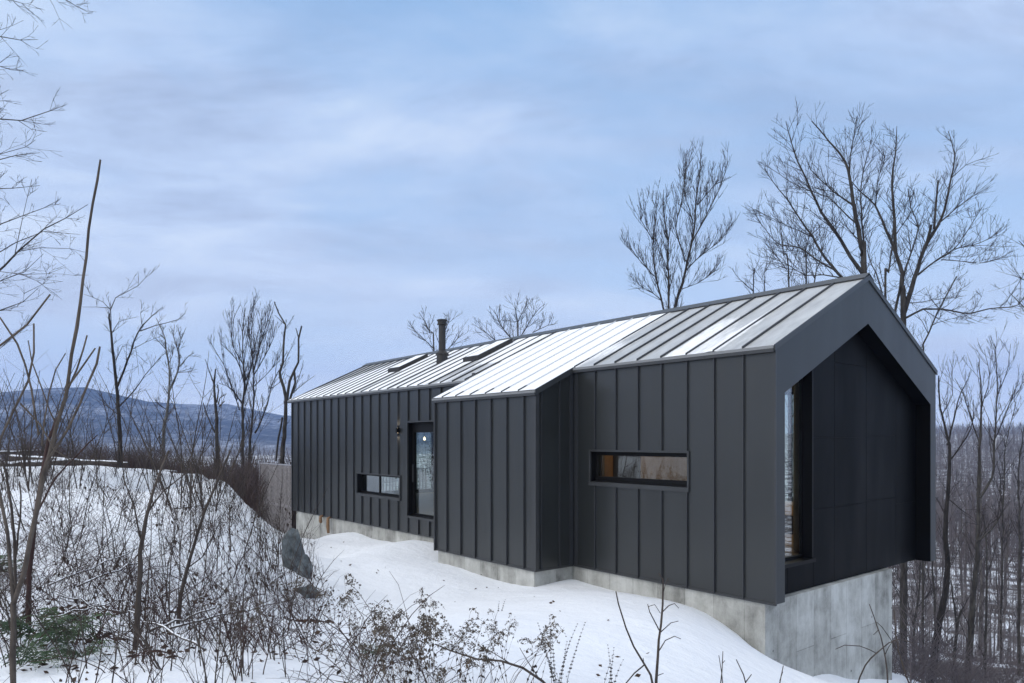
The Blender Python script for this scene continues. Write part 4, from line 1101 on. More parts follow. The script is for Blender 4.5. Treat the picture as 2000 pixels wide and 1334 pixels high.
# small white house on the far slope
hp = at(1953, 893, 640); hz = gh(hp.x, hp.y)
fh = empty('far_house', (hp.x, hp.y, hz+4), 0.5)
tag(fh, 'tiny white house on the wooded slope across the valley', 'house')
mb = MB(); mb.box(-6, 6, -4, 4, -6, 5); mb.build('wall', M['farhouse'], fh)
mb = MB(); mb.add([(-6.5,-4.6,5),(6.5,-4.6,5),(6.5,0,8.2),(-6.5,0,8.2),(6.5,4.6,5),(-6.5,4.6,5)], [(0,1,2,3),(3,2,4,5),(0,3,5),(1,4,2),(0,5,4,1)]); mb.build('roof', M['farroof'], fh)
mb = MB(); [mb.box(x, x+1.2, -4.05, -4.0, 1, 3) for x in (-4, -0.6, 2.8)]; mb.build('window', M['black'], fh)

dr_ = empty('deck_railing', (C2[0], C2[1], 0), math.atan2(B2[1], B2[0]))
tag(dr_, 'timber deck railing beyond the far end, seen through the glass door', 'railing')
mb = MB()
for k in range(30): mb.ubox(22.0, 22.04, 2.6+k*0.16, 2.66+k*0.16, 0.2, 1.30)
mb.build('balusters', M['slat'], dr_, recalc=True)
mb = MB(); mb.ubox(21.95, 22.09, 2.4, 7.6, 1.301, 1.36); mb.build('top_rail', M['slatframe'], dr_, recalc=True)
mb = MB(); mb.ubox(20.0, 22.1, 2.2, 7.7, -0.1, 0.19); mb.build('deck', M['slat'], dr_, recalc=True)

# ------------------------------------------------------------------ foreground: sapling, shrubs, weeds, logs and stones on the bank
rng = random.Random(77)
def hit(px, py, y0=3.0, y1=60.0):
    """where the sight line through a pixel meets the snow"""
    Y = np.concatenate([np.arange(y0, 20, 0.1), np.arange(20, y1, 0.4)])
    X = (px-CX)/FPX*Y; Z = CZ - (py-CY)/FPX*Y
    h = height(X, Y)
    i = np.argmax(h >= Z)
    if h[i] < Z[i]: return None
    return Vector((X[i], Y[i], h[i]))

def tree_px(limbs, Y, name, label, cat, mat, group=None, step=0.12, node=0.0, leaf=None, part='branch', drift=0.25, sides=7):
    first = limbs[0][0][0]
    b0 = at(first[0], first[1], Y); gz = gh(b0.x, b0.y); off = Vector((b0.x, b0.y, gz))
    main = MB(); kids = []
    known = []
    for li, (pts, w0, w1) in enumerate(limbs):
        Ys = Y; s = pts[0]
        if known:
            best = min(known, key=lambda q: (q[0]-s[0])**2 + (q[1]-s[1])**2)
            if (best[0]-s[0])**2 + (best[1]-s[1])**2 < 25**2: Ys = best[2]
        k = rng.uniform(-drift, drift) if li else 0.03
        P, ln, q0 = [], 0, None
        for (px, py) in pts:
            if q0: ln += math.hypot(px-q0[0], py-q0[1])/FPX*Y
            q0 = (px, py); yy = Ys + k*ln; P.append(at(px, py, yy)-off); known.append((px, py, yy))
        rd = [0.5*(w0 + (w1-w0)*i/(len(P)-1))/FPX*Y for i in range(len(P))]
        if li == 0: P.insert(0, Vector((P[0].x*0.6, P[0].y*0.6, -0.25))); rd.insert(0, rd[0]*1.2)
        L, Q = smooth_line(P, rd, step)
        if node:
            for i in range(4, len(Q)-1, 6):
                Q[i] *= 1+node
        mb = MB(); mb.tube(L, Q, sides, cap=True)
        kids.append(mb)
    root = kids[0].build(name, mat, smooth=True); root.location = off
    tag(root, label, cat, group)
    for mb in kids[1:]:
        mb.build(part, mat, root, smooth=True)
    return root

tree_px([
 ([(27,1420),(25,1334),(27,1180),(45,1120),(62,1050),(85,930),(95,890),(112,830),(128,770),(140,690),(155,590),(168,500),(180,400),(188,350),(196,312)], 11, 3.6),
 ([(27,1180),(22,1120),(12,1040),(0,960),(-20,880)], 8, 5),
 ([(92,900),(130,840),(155,790),(175,750),(190,710),(195,677)], 5, 3.6),
 ([(126,772),(150,720),(163,680),(170,655)], 4, 3), ([(128,762),(160,720),(186,680)], 4, 3),
 ([(-15,890),(20,815),(55,745),(66,690),(66,632)], 5, 3.2), ([(-40,700),(0,676),(50,635),(98,575)], 4.6, 3.2), ([(75,850),(60,760),(35,670),(0,620)], 4, 3),
 ([(40,790),(78,830),(110,880),(140,900)], 3.4, 2.5), ([(80,870),(95,770),(110,720),(128,690)], 3, 2), ([(112,835),(80,760),(55,665)], 3, 2)],
 4.0, 'sapling', 'tall forked tan sapling at the front left with one long blunt leader', 'sapling', M['sapling'], node=0.16)
tree_px([([(33,1330),(30,1210),(28,1060),(18,960),(5,900)], 7, 4), ([(29,1100),(40,1010),(38,940)], 4, 2.5)], 6.0, 'sapling', 'dark thin sapling close behind the fork of the tall tan one', 'sapling', M['stem_grey'])
tree_px([([(55,1200),(57,1120),(70,1010),(82,930),(95,860),(120,800)], 10, 5), ([(70,1010),(110,930),(150,890),(190,850)], 4, 2)], 6.6, 'sapling', 'mossy footed sapling stem just right of the tall tan one', 'sapling', M['stem_red'])
tree_px([([(262,1330),(268,1200),(275,1080),(285,1010),(300,955),(330,880)], 11, 4), ([(278,1060),(262,990),(240,930)], 4, 2), ([(285,1010),(320,960),(370,920)], 3.5, 2)], 5.6, 'sapling', 'straight grey sapling in the middle of the brush on the left bank', 'sapling', M['stem_grey'], node=0.1)
tree_px([([(340,1290),(350,1190),(365,1110),(400,1000),(428,930),(450,880)], 9, 3), ([(365,1110),(395,1090),(420,1040)], 3, 1.6), ([(400,1000),(380,950),(372,905)], 3, 1.6)], 7.2, 'sapling', 'leaning brown sapling in the brush right of the straight grey one', 'sapling', M['stem_grey'])
# the two twiggy plants before the concrete
tree_px([([(1280,1370),(1282,1330),(1285,1280),(1290,1220),(1296,1150),(1294,1130),(1286,1120)], 7, 2.2), ([(1288,1230),(1268,1195),(1265,1180)], 2.6, 1.6), ([(1266,1184),(1278,1182),(1290,1198)], 1.6, 1.2),
 ([(1292,1196),(1306,1182),(1318,1180),(1326,1188)], 2.4, 1.3), ([(1289,1235),(1310,1215),(1325,1213)], 2.2, 1.2), ([(1287,1270),(1300,1250),(1318,1243),(1330,1248)], 2.4, 1.3), ([(1284,1320),(1296,1315)], 1.8, 1.2), ([(1294,1160),(1300,1140),(1305,1130)], 1.6, 1)],
 5.9, 'weed_stalk', 'tall bare stalk with small curled side shoots before the concrete base', 'plant', M['stem_grey'], drift=0.4, sides=5)
tree_px([([(1277,1345),(1272,1318),(1258,1298),(1238,1262),(1222,1228),(1207,1180),(1203,1155)], 5, 2.4), ([(1258,1298),(1240,1315),(1222,1335)], 3, 2.4), ([(1258,1297),(1256,1285)], 2, 1.4)],
 5.8, 'weed_stalk', 'crooked bare stalk leaning left before the concrete base', 'plant', M['stem_grey'], drift=0.3, sides=5)
tree_px([([(1406,1350),(1410,1310),(1412,1272)], 2.6, 1.6), ([(1414,1350),(1411,1315),(1404,1280)], 2.2, 1.4), ([(1411,1295),(1416,1290)], 1.6, 1.2)], 6.2, 'twig', 'pair of crossed thin twigs poking from the snow at the lower edge', 'twig', M['stem_grey'], sides=5)
tree_px([([(1462,1360),(1452,1318),(1438,1288)], 3, 1.8), ([(1455,1332),(1468,1317)], 2.4, 1.6)], 6.4, 'twig', 'forked thin twig poking from the snow below the concrete corner', 'twig', M['stem_grey'], sides=5)
tree_px([([(1521,1350),(1525,1325),(1530,1300)], 2.6, 1.6), ([(1524,1330),(1529,1312)], 1.6, 1.2)], 8.0, 'twig', 'single short twig in the snow against the concrete corner', 'twig', M['stem_grey'], sides=5)
# canes against the concrete at the lower right
tree_px([([(1672,1345),(1690,1300),(1712,1275),(1735,1255),(1755,1248),(1785,1256)], 3.2, 1.4), ([(1712,1275),(1680,1262),(1650,1260),(1632,1268)], 2, 1.2)], 10.0, 'bramble', 'arching bare cane crossing the concrete base at the lower right', 'bramble', M['stem_grey'], sides=5, drift=0.15)
tree_px([([(1785,1360),(1770,1320),(1755,1270),(1748,1220),(1746,1190)], 3.6, 1.8), ([(1760,1285),(1735,1240),(1712,1215)], 2, 1.2)], 10.4, 'bramble', 'upright bare cane beside the right end of the concrete base', 'bramble', M['stem_grey'], sides=5)
tree_px([([(1735,1350),(1732,1310),(1725,1262),(1708,1205),(1698,1180)], 3.4, 1.6), ([(1728,1280),(1745,1250)], 1.8, 1.2), ([(1716,1232),(1706,1240)], 1.6, 1.2)], 10.2, 'bramble', 'curved grey cane in front of the right half of the concrete base', 'bramble', M['stem_grey'], sides=5)
# long bent branch lying across the weeds at the bottom middle
tree_px([([(1090,1365),(1060,1330),(1020,1305),(980,1292),(930,1287),(880,1272),(850,1258)], 6, 2.4), ([(1000,1298),(960,1275),(930,1268)], 2, 1.2), ([(1050,1322),(1030,1290),(1015,1265)], 2, 1.2)], 5.2, 'fallen_branch', 'long bent bare branch leaning over the weeds at the lower middle', 'branch', M['stem_grey'], drift=0.1, sides=6)

# --- kinds of small plants
def whip(mb, base, h, lean, r0, twigs, wig=0.09):
    az = rng.uniform(0, 6.283); d = Vector((math.cos(az)*lean, math.sin(az)*lean, 1)).normalized()
    p = base.copy(); P, Q = [p.copy()], [r0]
    n = 7
    for i in range(n):
        d = (d + rv(wig) + Vector((math.cos(az), math.sin(az), 0))*lean*0.12).normalized()
        p = p + d*(h/n); P.append(p.copy()); Q.append(r0*(1-0.72*(i+1)/n))
    mb.tube(P, Q, 4)
    for t in range(twigs):
        i = rng.randrange(2, n); a2 = rng.uniform(0, 6.283)
        dd = (Vector((math.cos(a2), math.sin(a2), 0))*0.8 + d*0.9).normalized(); ln = h*rng.uniform(0.10, 0.34); q = P[i].copy(); PP, QQ = [q.copy()], [Q[i]*0.6]
        for k in range(3):
            dd = (dd + rv(0.2) + Vector((0, 0, 0.12))).normalized(); q = q + dd*(ln/3); PP.append(q.copy()); QQ.append(max(0.0011, Q[i]*0.6*(1-(k+1)/3.6)))
        mb.tube(PP, QQ, 3)
        if rng.random() < 0.5:
            q = PP[1]; mb.tube([q, q+rv(0.05)+Vector((0, 0, 0.05)), q+rv(0.10)+Vector((0, 0, 0.12))], [0.0016, 0.0013, 0.0009], 3)
    return P

def leafm(mb, p, s, dirv=None, mi=0):
    """one curled hanging leaf, folded along its rib"""
    d = (dirv or Vector((rng.uniform(-.5, .5), rng.uniform(-.5, .5), -1))).normalized(); sd_ = d.cross(rv()).normalized(); nn = d.cross(sd_)
    c = s*rng.uniform(0.25, 0.5)
    v = [p, p+d*s*0.45+sd_*s*0.28+nn*c*0.5, p+d*s*0.5, p+d*s*0.45-sd_*s*0.28+nn*c*0.5, p+d*s+nn*c*0.6]
    mb.add(v, [(0,1,2), (0,2,3), (1,4,2), (2,4,3)], mi)

def kind_shrub(seed, stems, h, lean, twigs, mat, leaves=0, r=0.0064):
    global rng
    keep = rng; rng = random.Random(seed)
    mb, lf = MB(), MB()
    for s in range(stems):
        P = whip(mb, Vector((rng.uniform(-.1, .1), rng.uniform(-.1, .1), -0.08)), h*rng.uniform(0.55, 1), lean*rng.uniform(0.4, 1.3), r*rng.uniform(0.7, 1.2), twigs)
        for k in range(leaves):
            leafm(lf, P[rng.randrange(3, 8)] + rv(0.05), rng.uniform(0.03, 0.065))
    rng = keep
    return mb.mesh('bare_shrub', mat, smooth=True), (lf.mesh('dead_leaves', M['deadleaf']) if leaves else None)
def kind_bramble(seed, n, L):
    global rng
    keep = rng; rng = random.Random(seed)
    mb = MB()
    for s in range(n):
        az = rng.uniform(0, 6.283); l = L*rng.uniform(0.6, 1.1); hx = rng.uniform(0.3, 0.6)*l; P = []
        for i in range(9):
            t = i/8; P.append(Vector((math.cos(az)*l*t, math.sin(az)*l*t, -0.05 + hx*4*t*(1-t*0.93)*0.9)) + rv(0.02))
        r = rng.uniform(0.0028, 0.0048); mb.tube(P, [r*(1-0.6*i/8) for i in range(9)], 4)
        for k in range(4):
            i = rng.randrange(2, 8); mb.tube([P[i], P[i]+rv(0.08)+Vector((0, 0, 0.07)), P[i]+rv(0.16)+Vector((0, 0, 0.12))], [0.002, 0.0016, 0.001], 3)
    rng = keep
    return mb.mesh('bramble', M['stem_red'], smooth=True)
SHR = [(kind_shrub(1, 4, 1.1, .35, 5, M['stem_red']), 'branching red brown bare shrub'), (kind_shrub(2, 3, 1.4, .28, 7, M['stem_grey']), 'upright grey bare shrub with side twigs'),
       (kind_shrub(3, 1, 1.5, .22, 6, M['stem_grey'], 0, .0085), 'single grey bare whip'), (kind_shrub(4, 5, .8, .5, 4, M['stem_red']), 'low spreading red brown bare shrub'),
       (kind_shrub(5, 2, 1.3, .3, 5, M['stem_grey'], 3), 'bare shrub with a few curled dead leaves'), (kind_shrub(6, 3, 1.0, .4, 5, M['stem_red'], 5), 'red brown shrub hung with dark dead leaves'),
       (kind_shrub(7, 2, 1.8, .22, 8, M['stem_grey'], 0, .0085), 'tall thin grey bare shrub'), (kind_shrub(8, 6, 1.0, .42, 3, M['stem_grey']), 'clump of thin grey shoots')]
BRA = [kind_bramble(20+i, n, l) for i, (n, l) in enumerate(((5, .9), (4, 1.2), (7, .8)))]

def goldenrod_kind(seed, stems, h, arch):
    global rng
    keep = rng; rng = random.Random(seed)
    st, heads = MB(), []
    for s in range(stems):
        hd = MB(); heads.append(hd)
        P = whip(st, Vector((rng.uniform(-.10, .10), rng.uniform(-.10, .10), -0.08)), h*rng.uniform(0.7, 1), .22, .0028, 0, 0.05)
        for k in range(5): leafm(st, P[rng.randrange(2, 6)], rng.uniform(0.025, 0.05), mi=1)
        top, az = P[-1], rng.uniform(0, 6.283)
        for b in range(arch):
            a = az + rng.uniform(-1.1, 1.1); ln = rng.uniform(0.07, 0.17); c0 = P[-1-rng.randrange(0, 2)] + (P[-2]-P[-1])*rng.random()
            arcp = [c0 + Vector((math.cos(a)*ln*t, math.sin(a)*ln*t, ln*(1.1*t - 1.25*t*t))) for t in (0, .33, .66, 1)]
            st.tube(arcp, [.0016, .0014, .0012, .0008], 3)
            for q in range(9):
                t = 0.2 + 0.8*q/8; c = arcp[0]*(1-t)**2 + (arcp[1]*1.1)*0 + c0*0
                c = c0 + Vector((math.cos(a)*ln*t, math.sin(a)*ln*t, ln*(1.1*t - 1.25*t*t)))
                for z in range(2):
                    p = c + rv(0.010); s_ = rng.uniform(0.006, 0.013)
                    tip = [p+rv(s_) for _ in range(4)]
                    hd.add(tip, [(0,1,2), (0,2,3), (0,3,1), (1,3,2)])
    rng = keep
    return st.mesh('goldenrod', [M['stem_tan'], M['deadleaf']]), [h_.mesh('seed_head', M['seed']) for h_ in heads]
GOL = [goldenrod_kind(50, 2, .85, 6), goldenrod_kind(51, 3, .75, 5), goldenrod_kind(52, 1, .95, 8), goldenrod_kind(53, 4, .6, 5)]

def spike_kind(seed, stems, h):
    global rng
    keep = rng; rng = random.Random(seed)
    st, bd_ = MB(), MB()
    for s in range(stems):
        P = whip(st, Vector((rng.uniform(-.05, .05), rng.uniform(-.05, .05), -0.08)), h*rng.uniform(0.6, 1), .2, .0026, 0, 0.04)
        L, Q = smooth_line(P, [.003]*len(P), 0.025)
        n = len(L)
        for i in range(int(n*0.32), n):
            k = 1 - 0.65*(i/n)
            for j in range(3):
                a = i*1.3 + j*2.09; p = L[i] + Vector((math.cos(a), math.sin(a), 0))*0.010*k; r = 0.0085*k*rng.uniform(0.7, 1.2)
                bd_.add([p+Vector((r,0,0)), p+Vector((0,r,0)), p-Vector((r,0,0)), p-Vector((0,r,0)), p+Vector((0,0,r*1.1)), p-Vector((0,0,r*1.1))],
                        [(0,1,4),(1,2,4),(2,3,4),(3,0,4),(1,0,5),(2,1,5),(3,2,5),(0,3,5)])
    rng = keep
    return st.mesh('seed_spike_plant', M['stem_grey'], smooth=True), bd_.mesh('seed_beads', M['bead'])

def put(me, child, name, p, s, rz, label, cat, group=None, tilt=0.0):
    o = bpy.data.objects.new(name, me); COL.objects.link(o)
    o.location = p; o.rotation_euler = (rng.uniform(-tilt, tilt), rng.uniform(-tilt, tilt), rz); o.scale = (s, s, s)
    tag(o, label, cat, group)
    for ch in (child if isinstance(child, list) else [child] if child is not None else []):
        c = bpy.data.objects.new(ch.name.split('.')[0], ch); COL.objects.link(c); c.parent = o
    return o

def place_of(px, py):
    """words for the part of the bank, so that a label narrows a plant down"""
    q = 'front' if py > 1215 else 'middle' if py > 1060 else 'upper' if py > 965 else 'crest'
    a = 'around the tall tan sapling' if px < 210 else 'beside the straight grey sapling' if px < 420 else 'near the grey rock' if px < 600 else 'facing the open snow'
    return 'at bank ' + q + ' ' + a

def sow(n, fn, pxr, pyr, ok=None):
    k = 0
    while n and k < 4000:
        k += 1
        px, py = rng.uniform(*pxr), rng.uniform(*pyr)
        if ok and not ok(px, py): continue
        p = hit(px, py)
        if p is None: continue
        n -= 1; fn(p, px, py)

def shrub(p, px, py):
    (me, lf), wd = rng.choice(SHR)
    s = rng.uniform(0.6, 1.15)*(0.8 if p.y < 7 else 1.0 if p.y < 10 else 1.15)
    put(me, lf, 'bare_shrub', p, s, rng.uniform(0, 6.28), wd + ' ' + place_of(px, py), 'shrub', 'bare shrubs on the snowy bank', 0.12)
edge = lambda px, py: (px < 560 or py > 1120 + (px-560)*0.55) and not (px < 200 and py > 1200 and rng.random() < 0.5)
sow(120, shrub, (-60, 620), (930, 1330), edge)
sow(22, shrub, (-60, 560), (1120, 1420), edge)
def tallwhip(p, px, py):
    me, lf = SHR[rng.choice((6, 6, 1, 2))][0]
    put(me, lf, 'young_tree', p, rng.uniform(1.5, 2.7), rng.uniform(0, 6.28), 'slender leafless young tree ' + place_of(px, py), 'tree', 'slender young trees on the crest', 0.1)
sow(56, tallwhip, (-80, 330), (903, 960))
sow(16, tallwhip, (330, 540), (940, 1000))
sow(26, shrub, (360, 560), (930, 1090), None)
sow(80, shrub, (-60, 540), (925, 1120), None)
sow(26, shrub, (-60, 480), (905, 950), None)
sow(14, shrub, (500, 640), (1080, 1200), None)
def bramble(p, px, py):
    put(rng.choice(BRA), None, 'bramble', p, rng.uniform(0.6, 1.1), rng.uniform(0, 6.28), 'arching tangle of thin bare canes ' + place_of(px, py), 'bramble', 'bramble tangles on the bank', 0.1)
sow(46, bramble, (-60, 640), (950, 1330), lambda px, py: (px < 600 or py > 1150 + (px-600)*0.7) and not (px < 200 and py > 1190 and rng.random() < 0.6))
def golden(p, px, py):
    me, hd = rng.choice(GOL)
    put(me, hd, 'goldenrod', p, rng.uniform(0.6, 0.95), rng.uniform(0, 6.28), 'dry weed with drooping fuzzy seed heads ' + place_of(px, py), 'weed', 'dry seed head weeds', 0.15)
sow(24, golden, (600, 930), (1170, 1390), lambda px, py: py > 1180 + (px-620)*0.25)
sow(6, golden, (860, 1060), (1290, 1400), None)
sow(10, golden, (380, 640), (1080, 1390), None)
for (px, py, h, n, seed, lb) in ((1088, 1345, .62, 7, 61, 'largest clump of dark beaded seed spikes at the lower edge'), (1185, 1345, .42, 4, 62, 'smaller clump of dark beaded seed spikes left of the crooked stalk'),
                             (1105, 1375, .42, 3, 63, 'low beaded seed spikes just right of the largest beaded clump'), (980, 1190, .3, 2, 64, 'small faint weed standing alone in the snow before the bump out')):
    p = hit(px, min(py, 1420)); me, bd_ = spike_kind(seed, n, h); put(me, bd_, 'seed_spike_plant', p, 1.0, 0.4, lb, 'weed')

# fine canes and twigs that nobody could count
def cane_t(seed, n, L):
    r = random.Random(seed); m_ = MB()
    for s in range(n):
        az = r.uniform(0, 6.283); l = L*r.uniform(0.5, 1.2); up = r.uniform(0.4, 1.5); x0, y0 = r.uniform(-.3, .3), r.uniform(-.3, .3)
        P = [Vector((x0+math.cos(az)*l*t*0.7, y0+math.sin(az)*l*t*0.7, -0.03 + l*up*(t-0.45*t*t))) + Vector((r.uniform(-.02, .02), r.uniform(-.02, .02), 0)) for t in (0, .25, .5, .75, 1)]
        q = r.uniform(0.0018, 0.0040); m_.tube(P, [q, q, q*.85, q*.7, q*.4], 3)
    return np.array(m_.v), np.array(m_.f)
canes = [cane_t(300+i, 12, .75) for i in range(7)]
spots = []
def cs(p, px, py): spots.append((p.x, p.y, p.z, rng.uniform(.6, 1.2), rng.uniform(.5, 1.1), rng.uniform(0, 6.28), rng.randrange(7)))
sow(185, cs, (-60, 640), (915, 1290), lambda px, py: (px < 570 or py > 1140 + (px-570)*0.9) and not (px < 200 and py > 1180 and rng.random() < 0.65))
sow(16, cs, (600, 1000), (1230, 1400), lambda px, py: py > 1200 + (px-600)*0.35)
mass('undergrowth', 'mesh of fine dead canes and stalks over the snowy bank', 'undergrowth', canes, spots, M['stem_red'])

# dead leaves on the snow
mb = MB()
def lit(p, px, py, n=3, sp=0.12):
    for k in range(n):
        x, y = p.x + rng.gauss(0, sp), p.y + rng.gauss(0, sp)
        leafm(mb, Vector((x, y, gh(x, y) + 0.025)), rng.uniform(0.03, 0.08), Vector((rng.uniform(-1, 1), rng.uniform(-1, 1), -0.1)))
sow(70, lit, (-40, 620), (960, 1380))
sow(46, lambda p, px, py: lit(p, px, py, 1, 0.05), (600, 1300), (1060, 1330), lambda px, py: py > 1050 + (px-600)*0.12)
for (px, py, n, sp) in ((70, 1290, 50, .22), (200, 1300, 40, .22), (30, 1220, 24, .2), (150, 1195, 70, .22), (190, 1200, 50, .2), (110, 1200, 40, .2), (175, 1250, 60, .16), (330, 1285, 40, .16), (600, 1215, 60, .16), (640, 1190, 40, .14), (400, 1180, 34, .16), (545, 1085, 40, .25), (510, 1095, 30, .25), (430, 1300, 30, .14), (140, 1075, 16, .12), (150, 1097, 20, .12), (570, 1160, 30, .2), (660, 1160, 14, .12), (620, 1130, 14, .12)):
    p = hit(px, py)
    if p: lit(p, px, py, n, sp)
o = mb.build('leaf_litter', M['litter']); tag(o, 'dark dead leaves scattered on the snow', 'leaves', kind='stuff')

# evergreen ferns at the lower left
def fern_kind(seed, n, L):
    global rng
    keep = rng; rng = random.Random(seed)
    mb = MB()
    for s in range(n):
        az = rng.uniform(0, 6.283); l = L*rng.uniform(0.6, 1.1); rise = rng.uniform(0.35, 1.0)
        P = [Vector((math.cos(az)*l*t, math.sin(az)*l*t, l*(rise*1.6*t - rise*1.3*t*t - 0.12*t*t))) for t in [i/14 for i in range(15)]]
        mb.tube(P, [0.0025*(1-0.7*i/14) for i in range(15)], 3)
        sd_ = Vector((-math.sin(az), math.cos(az), 0))
        for i in range(2, 15):
            w = l*0.20*math.sin(math.pi*min(1, (i/14)*0.8+0.2))*rng.uniform(0.85, 1.1); f = Vector((math.cos(az), math.sin(az), 0))
            for sg in (1, -1):
                a = P[i]; tip = a + sd_*sg*w + f*w*0.35 + Vector((0, 0, rng.uniform(-.02, .01)))
                mb.add([a, a + sd_*sg*w*0.5 + f*(w*0.17+l*0.020) + Vector((0,0,.006)), tip, a + sd_*sg*w*0.5 + f*(w*0.17-l*0.016)], [(0,1,2,3)])
    rng = keep
    return mb.mesh('fern', M['fern'])
FE = [fern_kind(70, 18, .30), fern_kind(71, 15, .26), fern_kind(72, 24, .33)]
for (px, py, s, k, lb) in ((75, 1262, .9, 2, 'largest green fern clump, at the front left beside the tan sapling'), (130, 1272, .85, 0, 'green fern clump just right of the largest one'), (70, 1315, .8, 1, 'green fern at the very front below the largest clump'),
                       (160, 1300, .7, 1, 'small green fern right of the front ferns'), (10, 1130, .8, 0, 'green fern behind the tan sapling fork'), (112, 1250, .7, 1, 'small green fern behind the largest clump'), (12, 1245, .7, 1, 'green fern at the left edge beside the tan sapling foot'), (735, 1290, .45, 1, 'little green sprig among the seed head weeds')):
    p = hit(px, min(py, 1420))
    if p: put(FE[k], None, 'fern', p + Vector((0, 0, 0.05)), s*1.5, rng.uniform(0, 6.28), lb, 'fern', None, 0.1)

# stones
def rock(px, py, w, h, d, name, label, cat, seed, mat, lean=0.0, dome=False):
    p = hit(px, py); bm = bmesh.new(); bmesh.ops.create_icosphere(bm, subdivisions=4, radius=1)
    for v in bm.verts:
        c = v.co.copy(); k = 1 + 0.10*abs(mnoise.noise(c*4.3)) + 0.36*mnoise.noise(c*1.1 + Vector((seed, 0, 0))) + 0.16*mnoise.noise(c*2.7 + Vector((0, seed, 0))) + 0.06*mnoise.noise(c*7)
        f = c*k
        for nrm in (Vector((.7, -.6, .3)), Vector((-.8, -.4, .1)), Vector((.1, -.8, .6)), Vector((.9, .2, .2))):       # flat cleaved faces
            nn = nrm.normalized(); dd = f.dot(nn) - 0.72
            if dd > 0: f = f - nn*dd*0.85
        v.co = Vector((f.x*w, f.y*d, f.z*h))
        v.co.x += v.co.z*lean
    me = bpy.data.meshes.new(name); bm.to_mesh(me); bm.free(); me.materials.append(mat); me.polygons.foreach_set('use_smooth', [True]*len(me.polygons))
    o = bpy.data.objects.new(name, me); COL.objects.link(o); o.location = p + Vector((0, 0, h*0.45)); o.rotation_euler = (0, 0, seed)
    tag(o, label, cat); return o
rock(576, 1114, .17, .54, .2, 'rock', 'upright grey slab of rock at the bank edge before the cabin', 'rock', 2, M['rock'], -0.12)
rock(594, 1127, .11, .26, .13, 'rock', 'smaller grey rock leaning at the foot of the upright slab', 'rock', 5, M['rock'])
rock(600, 1165, .2, .10, .16, 'rock', 'low brown grey stone in the snow below the upright slab', 'rock', 7, M['rock'])


# fallen trunks along the crest and snow laden branches in the brush
def log(pa, pb, r, name, label, seed, sag=0.0):
    P = [pa.lerp(pb, i/8) + Vector((0, 0, -sag*math.sin(math.pi*i/8))) + Vector((0, 0, 0.04*mnoise.noise((i*0.9, seed, 0)))) for i in range(9)]
    L, Q = smooth_line(P, [r*(1-0.45*i/8) for i in range(9)], 0.15)
    mb = MB(); mb.tube(L, Q, 8, cap=True); o = mb.build(name, M['log'], smooth=True)
    tag(o, label, 'log' if name == 'fallen_log' else 'branch'); return o
for (a, b, Ya, Yb, r, up, lb) in (((-60,912),(150,900),24,26,.16,.14,'thick snow capped fallen log along the crest at the far left'), ((20,893),(250,905),27,28,.11,.2,'snow capped fallen log lying behind the thick one'), ((150,915),(345,922),25,27,.10,.1,'thin snow dusted log on the crest below the dark forked tree'),
                              ((-20,885),(90,880),28,30,.08,.3,'short snow dusted log raised above the others at the left edge')):
    log(at(*a, Ya), at(*b, Yb), r, 'fallen_log', lb, a[0], 0)
for (pxa, pya, pxb, pyb, r, lb) in ((95,1165,290,1105,.012,'snow topped branch slanting up from the tan sapling foot'), (150,1170,300,1130,.014,'snow topped branch above the brown leaf mat'), (240,1225,110,1222,.012,'bare fallen branch over the leaf mat'), (100,1235,265,1222,.010,'thin fallen branch just above the ferns'),
                                (290,1265,420,1250,.014,'snow topped branch in the front brush'), (330,1255,560,1225,.012,'long thin branch lying low before the grey rock'), (400,1300,250,1262,.011,'fallen branch crossing the front of the brush'), (340,1005,470,1000,.016,'snowy twig pile on the upper bank')):
    A_, B_ = hit(pxa, pya), hit(pxb, pyb)
    log(A_ + Vector((0, 0, .12)), B_ + Vector((0, 0, .28)), r, 'fallen_branch', lb, pxa)

# ------------------------------------------------------------------ air, sky, sun, camera
def haze():
    mb = MB(); mb.box(-6100, 6100, -450, 6100, -140, 620)
    m = bpy.data.materials.new('haze_air'); m.use_nodes = True; nt = m.node_tree; nt.nodes.clear()
    out = nt.nodes.new('ShaderNodeOutputMaterial'); pv = nt.nodes.new('ShaderNodeVolumePrincipled')
    pv.inputs['Color'].default_value = (0.31, 0.53, 1.0, 1); pv.inputs['Density'].default_value = HAZE_D
    nt.links.new(pv.outputs[0], out.inputs['Volume'])
    o = mb.build('haze', m)
    tag(o, 'pale blue winter haze filling the valley air', 'haze', kind='stuff')
HAZE_D = 0.00012
haze()

SUN_AZ, SUN_EL = R(-124), R(42)        # azimuth from +Y (view direction) towards +X
sd = Vector((math.sin(SUN_AZ)*math.cos(SUN_EL), math.cos(SUN_AZ)*math.cos(SUN_EL), math.sin(SUN_EL)))
ld = bpy.data.lights.new('sun', 'SUN'); ld.energy = 1.15; ld.angle = R(42); ld.color = (1.0, 0.95, 0.89)
lo = bpy.data.objects.new('sun', ld); COL.objects.link(lo); lo.rotation_euler = sd.to_track_quat('Z', 'Y').to_euler()

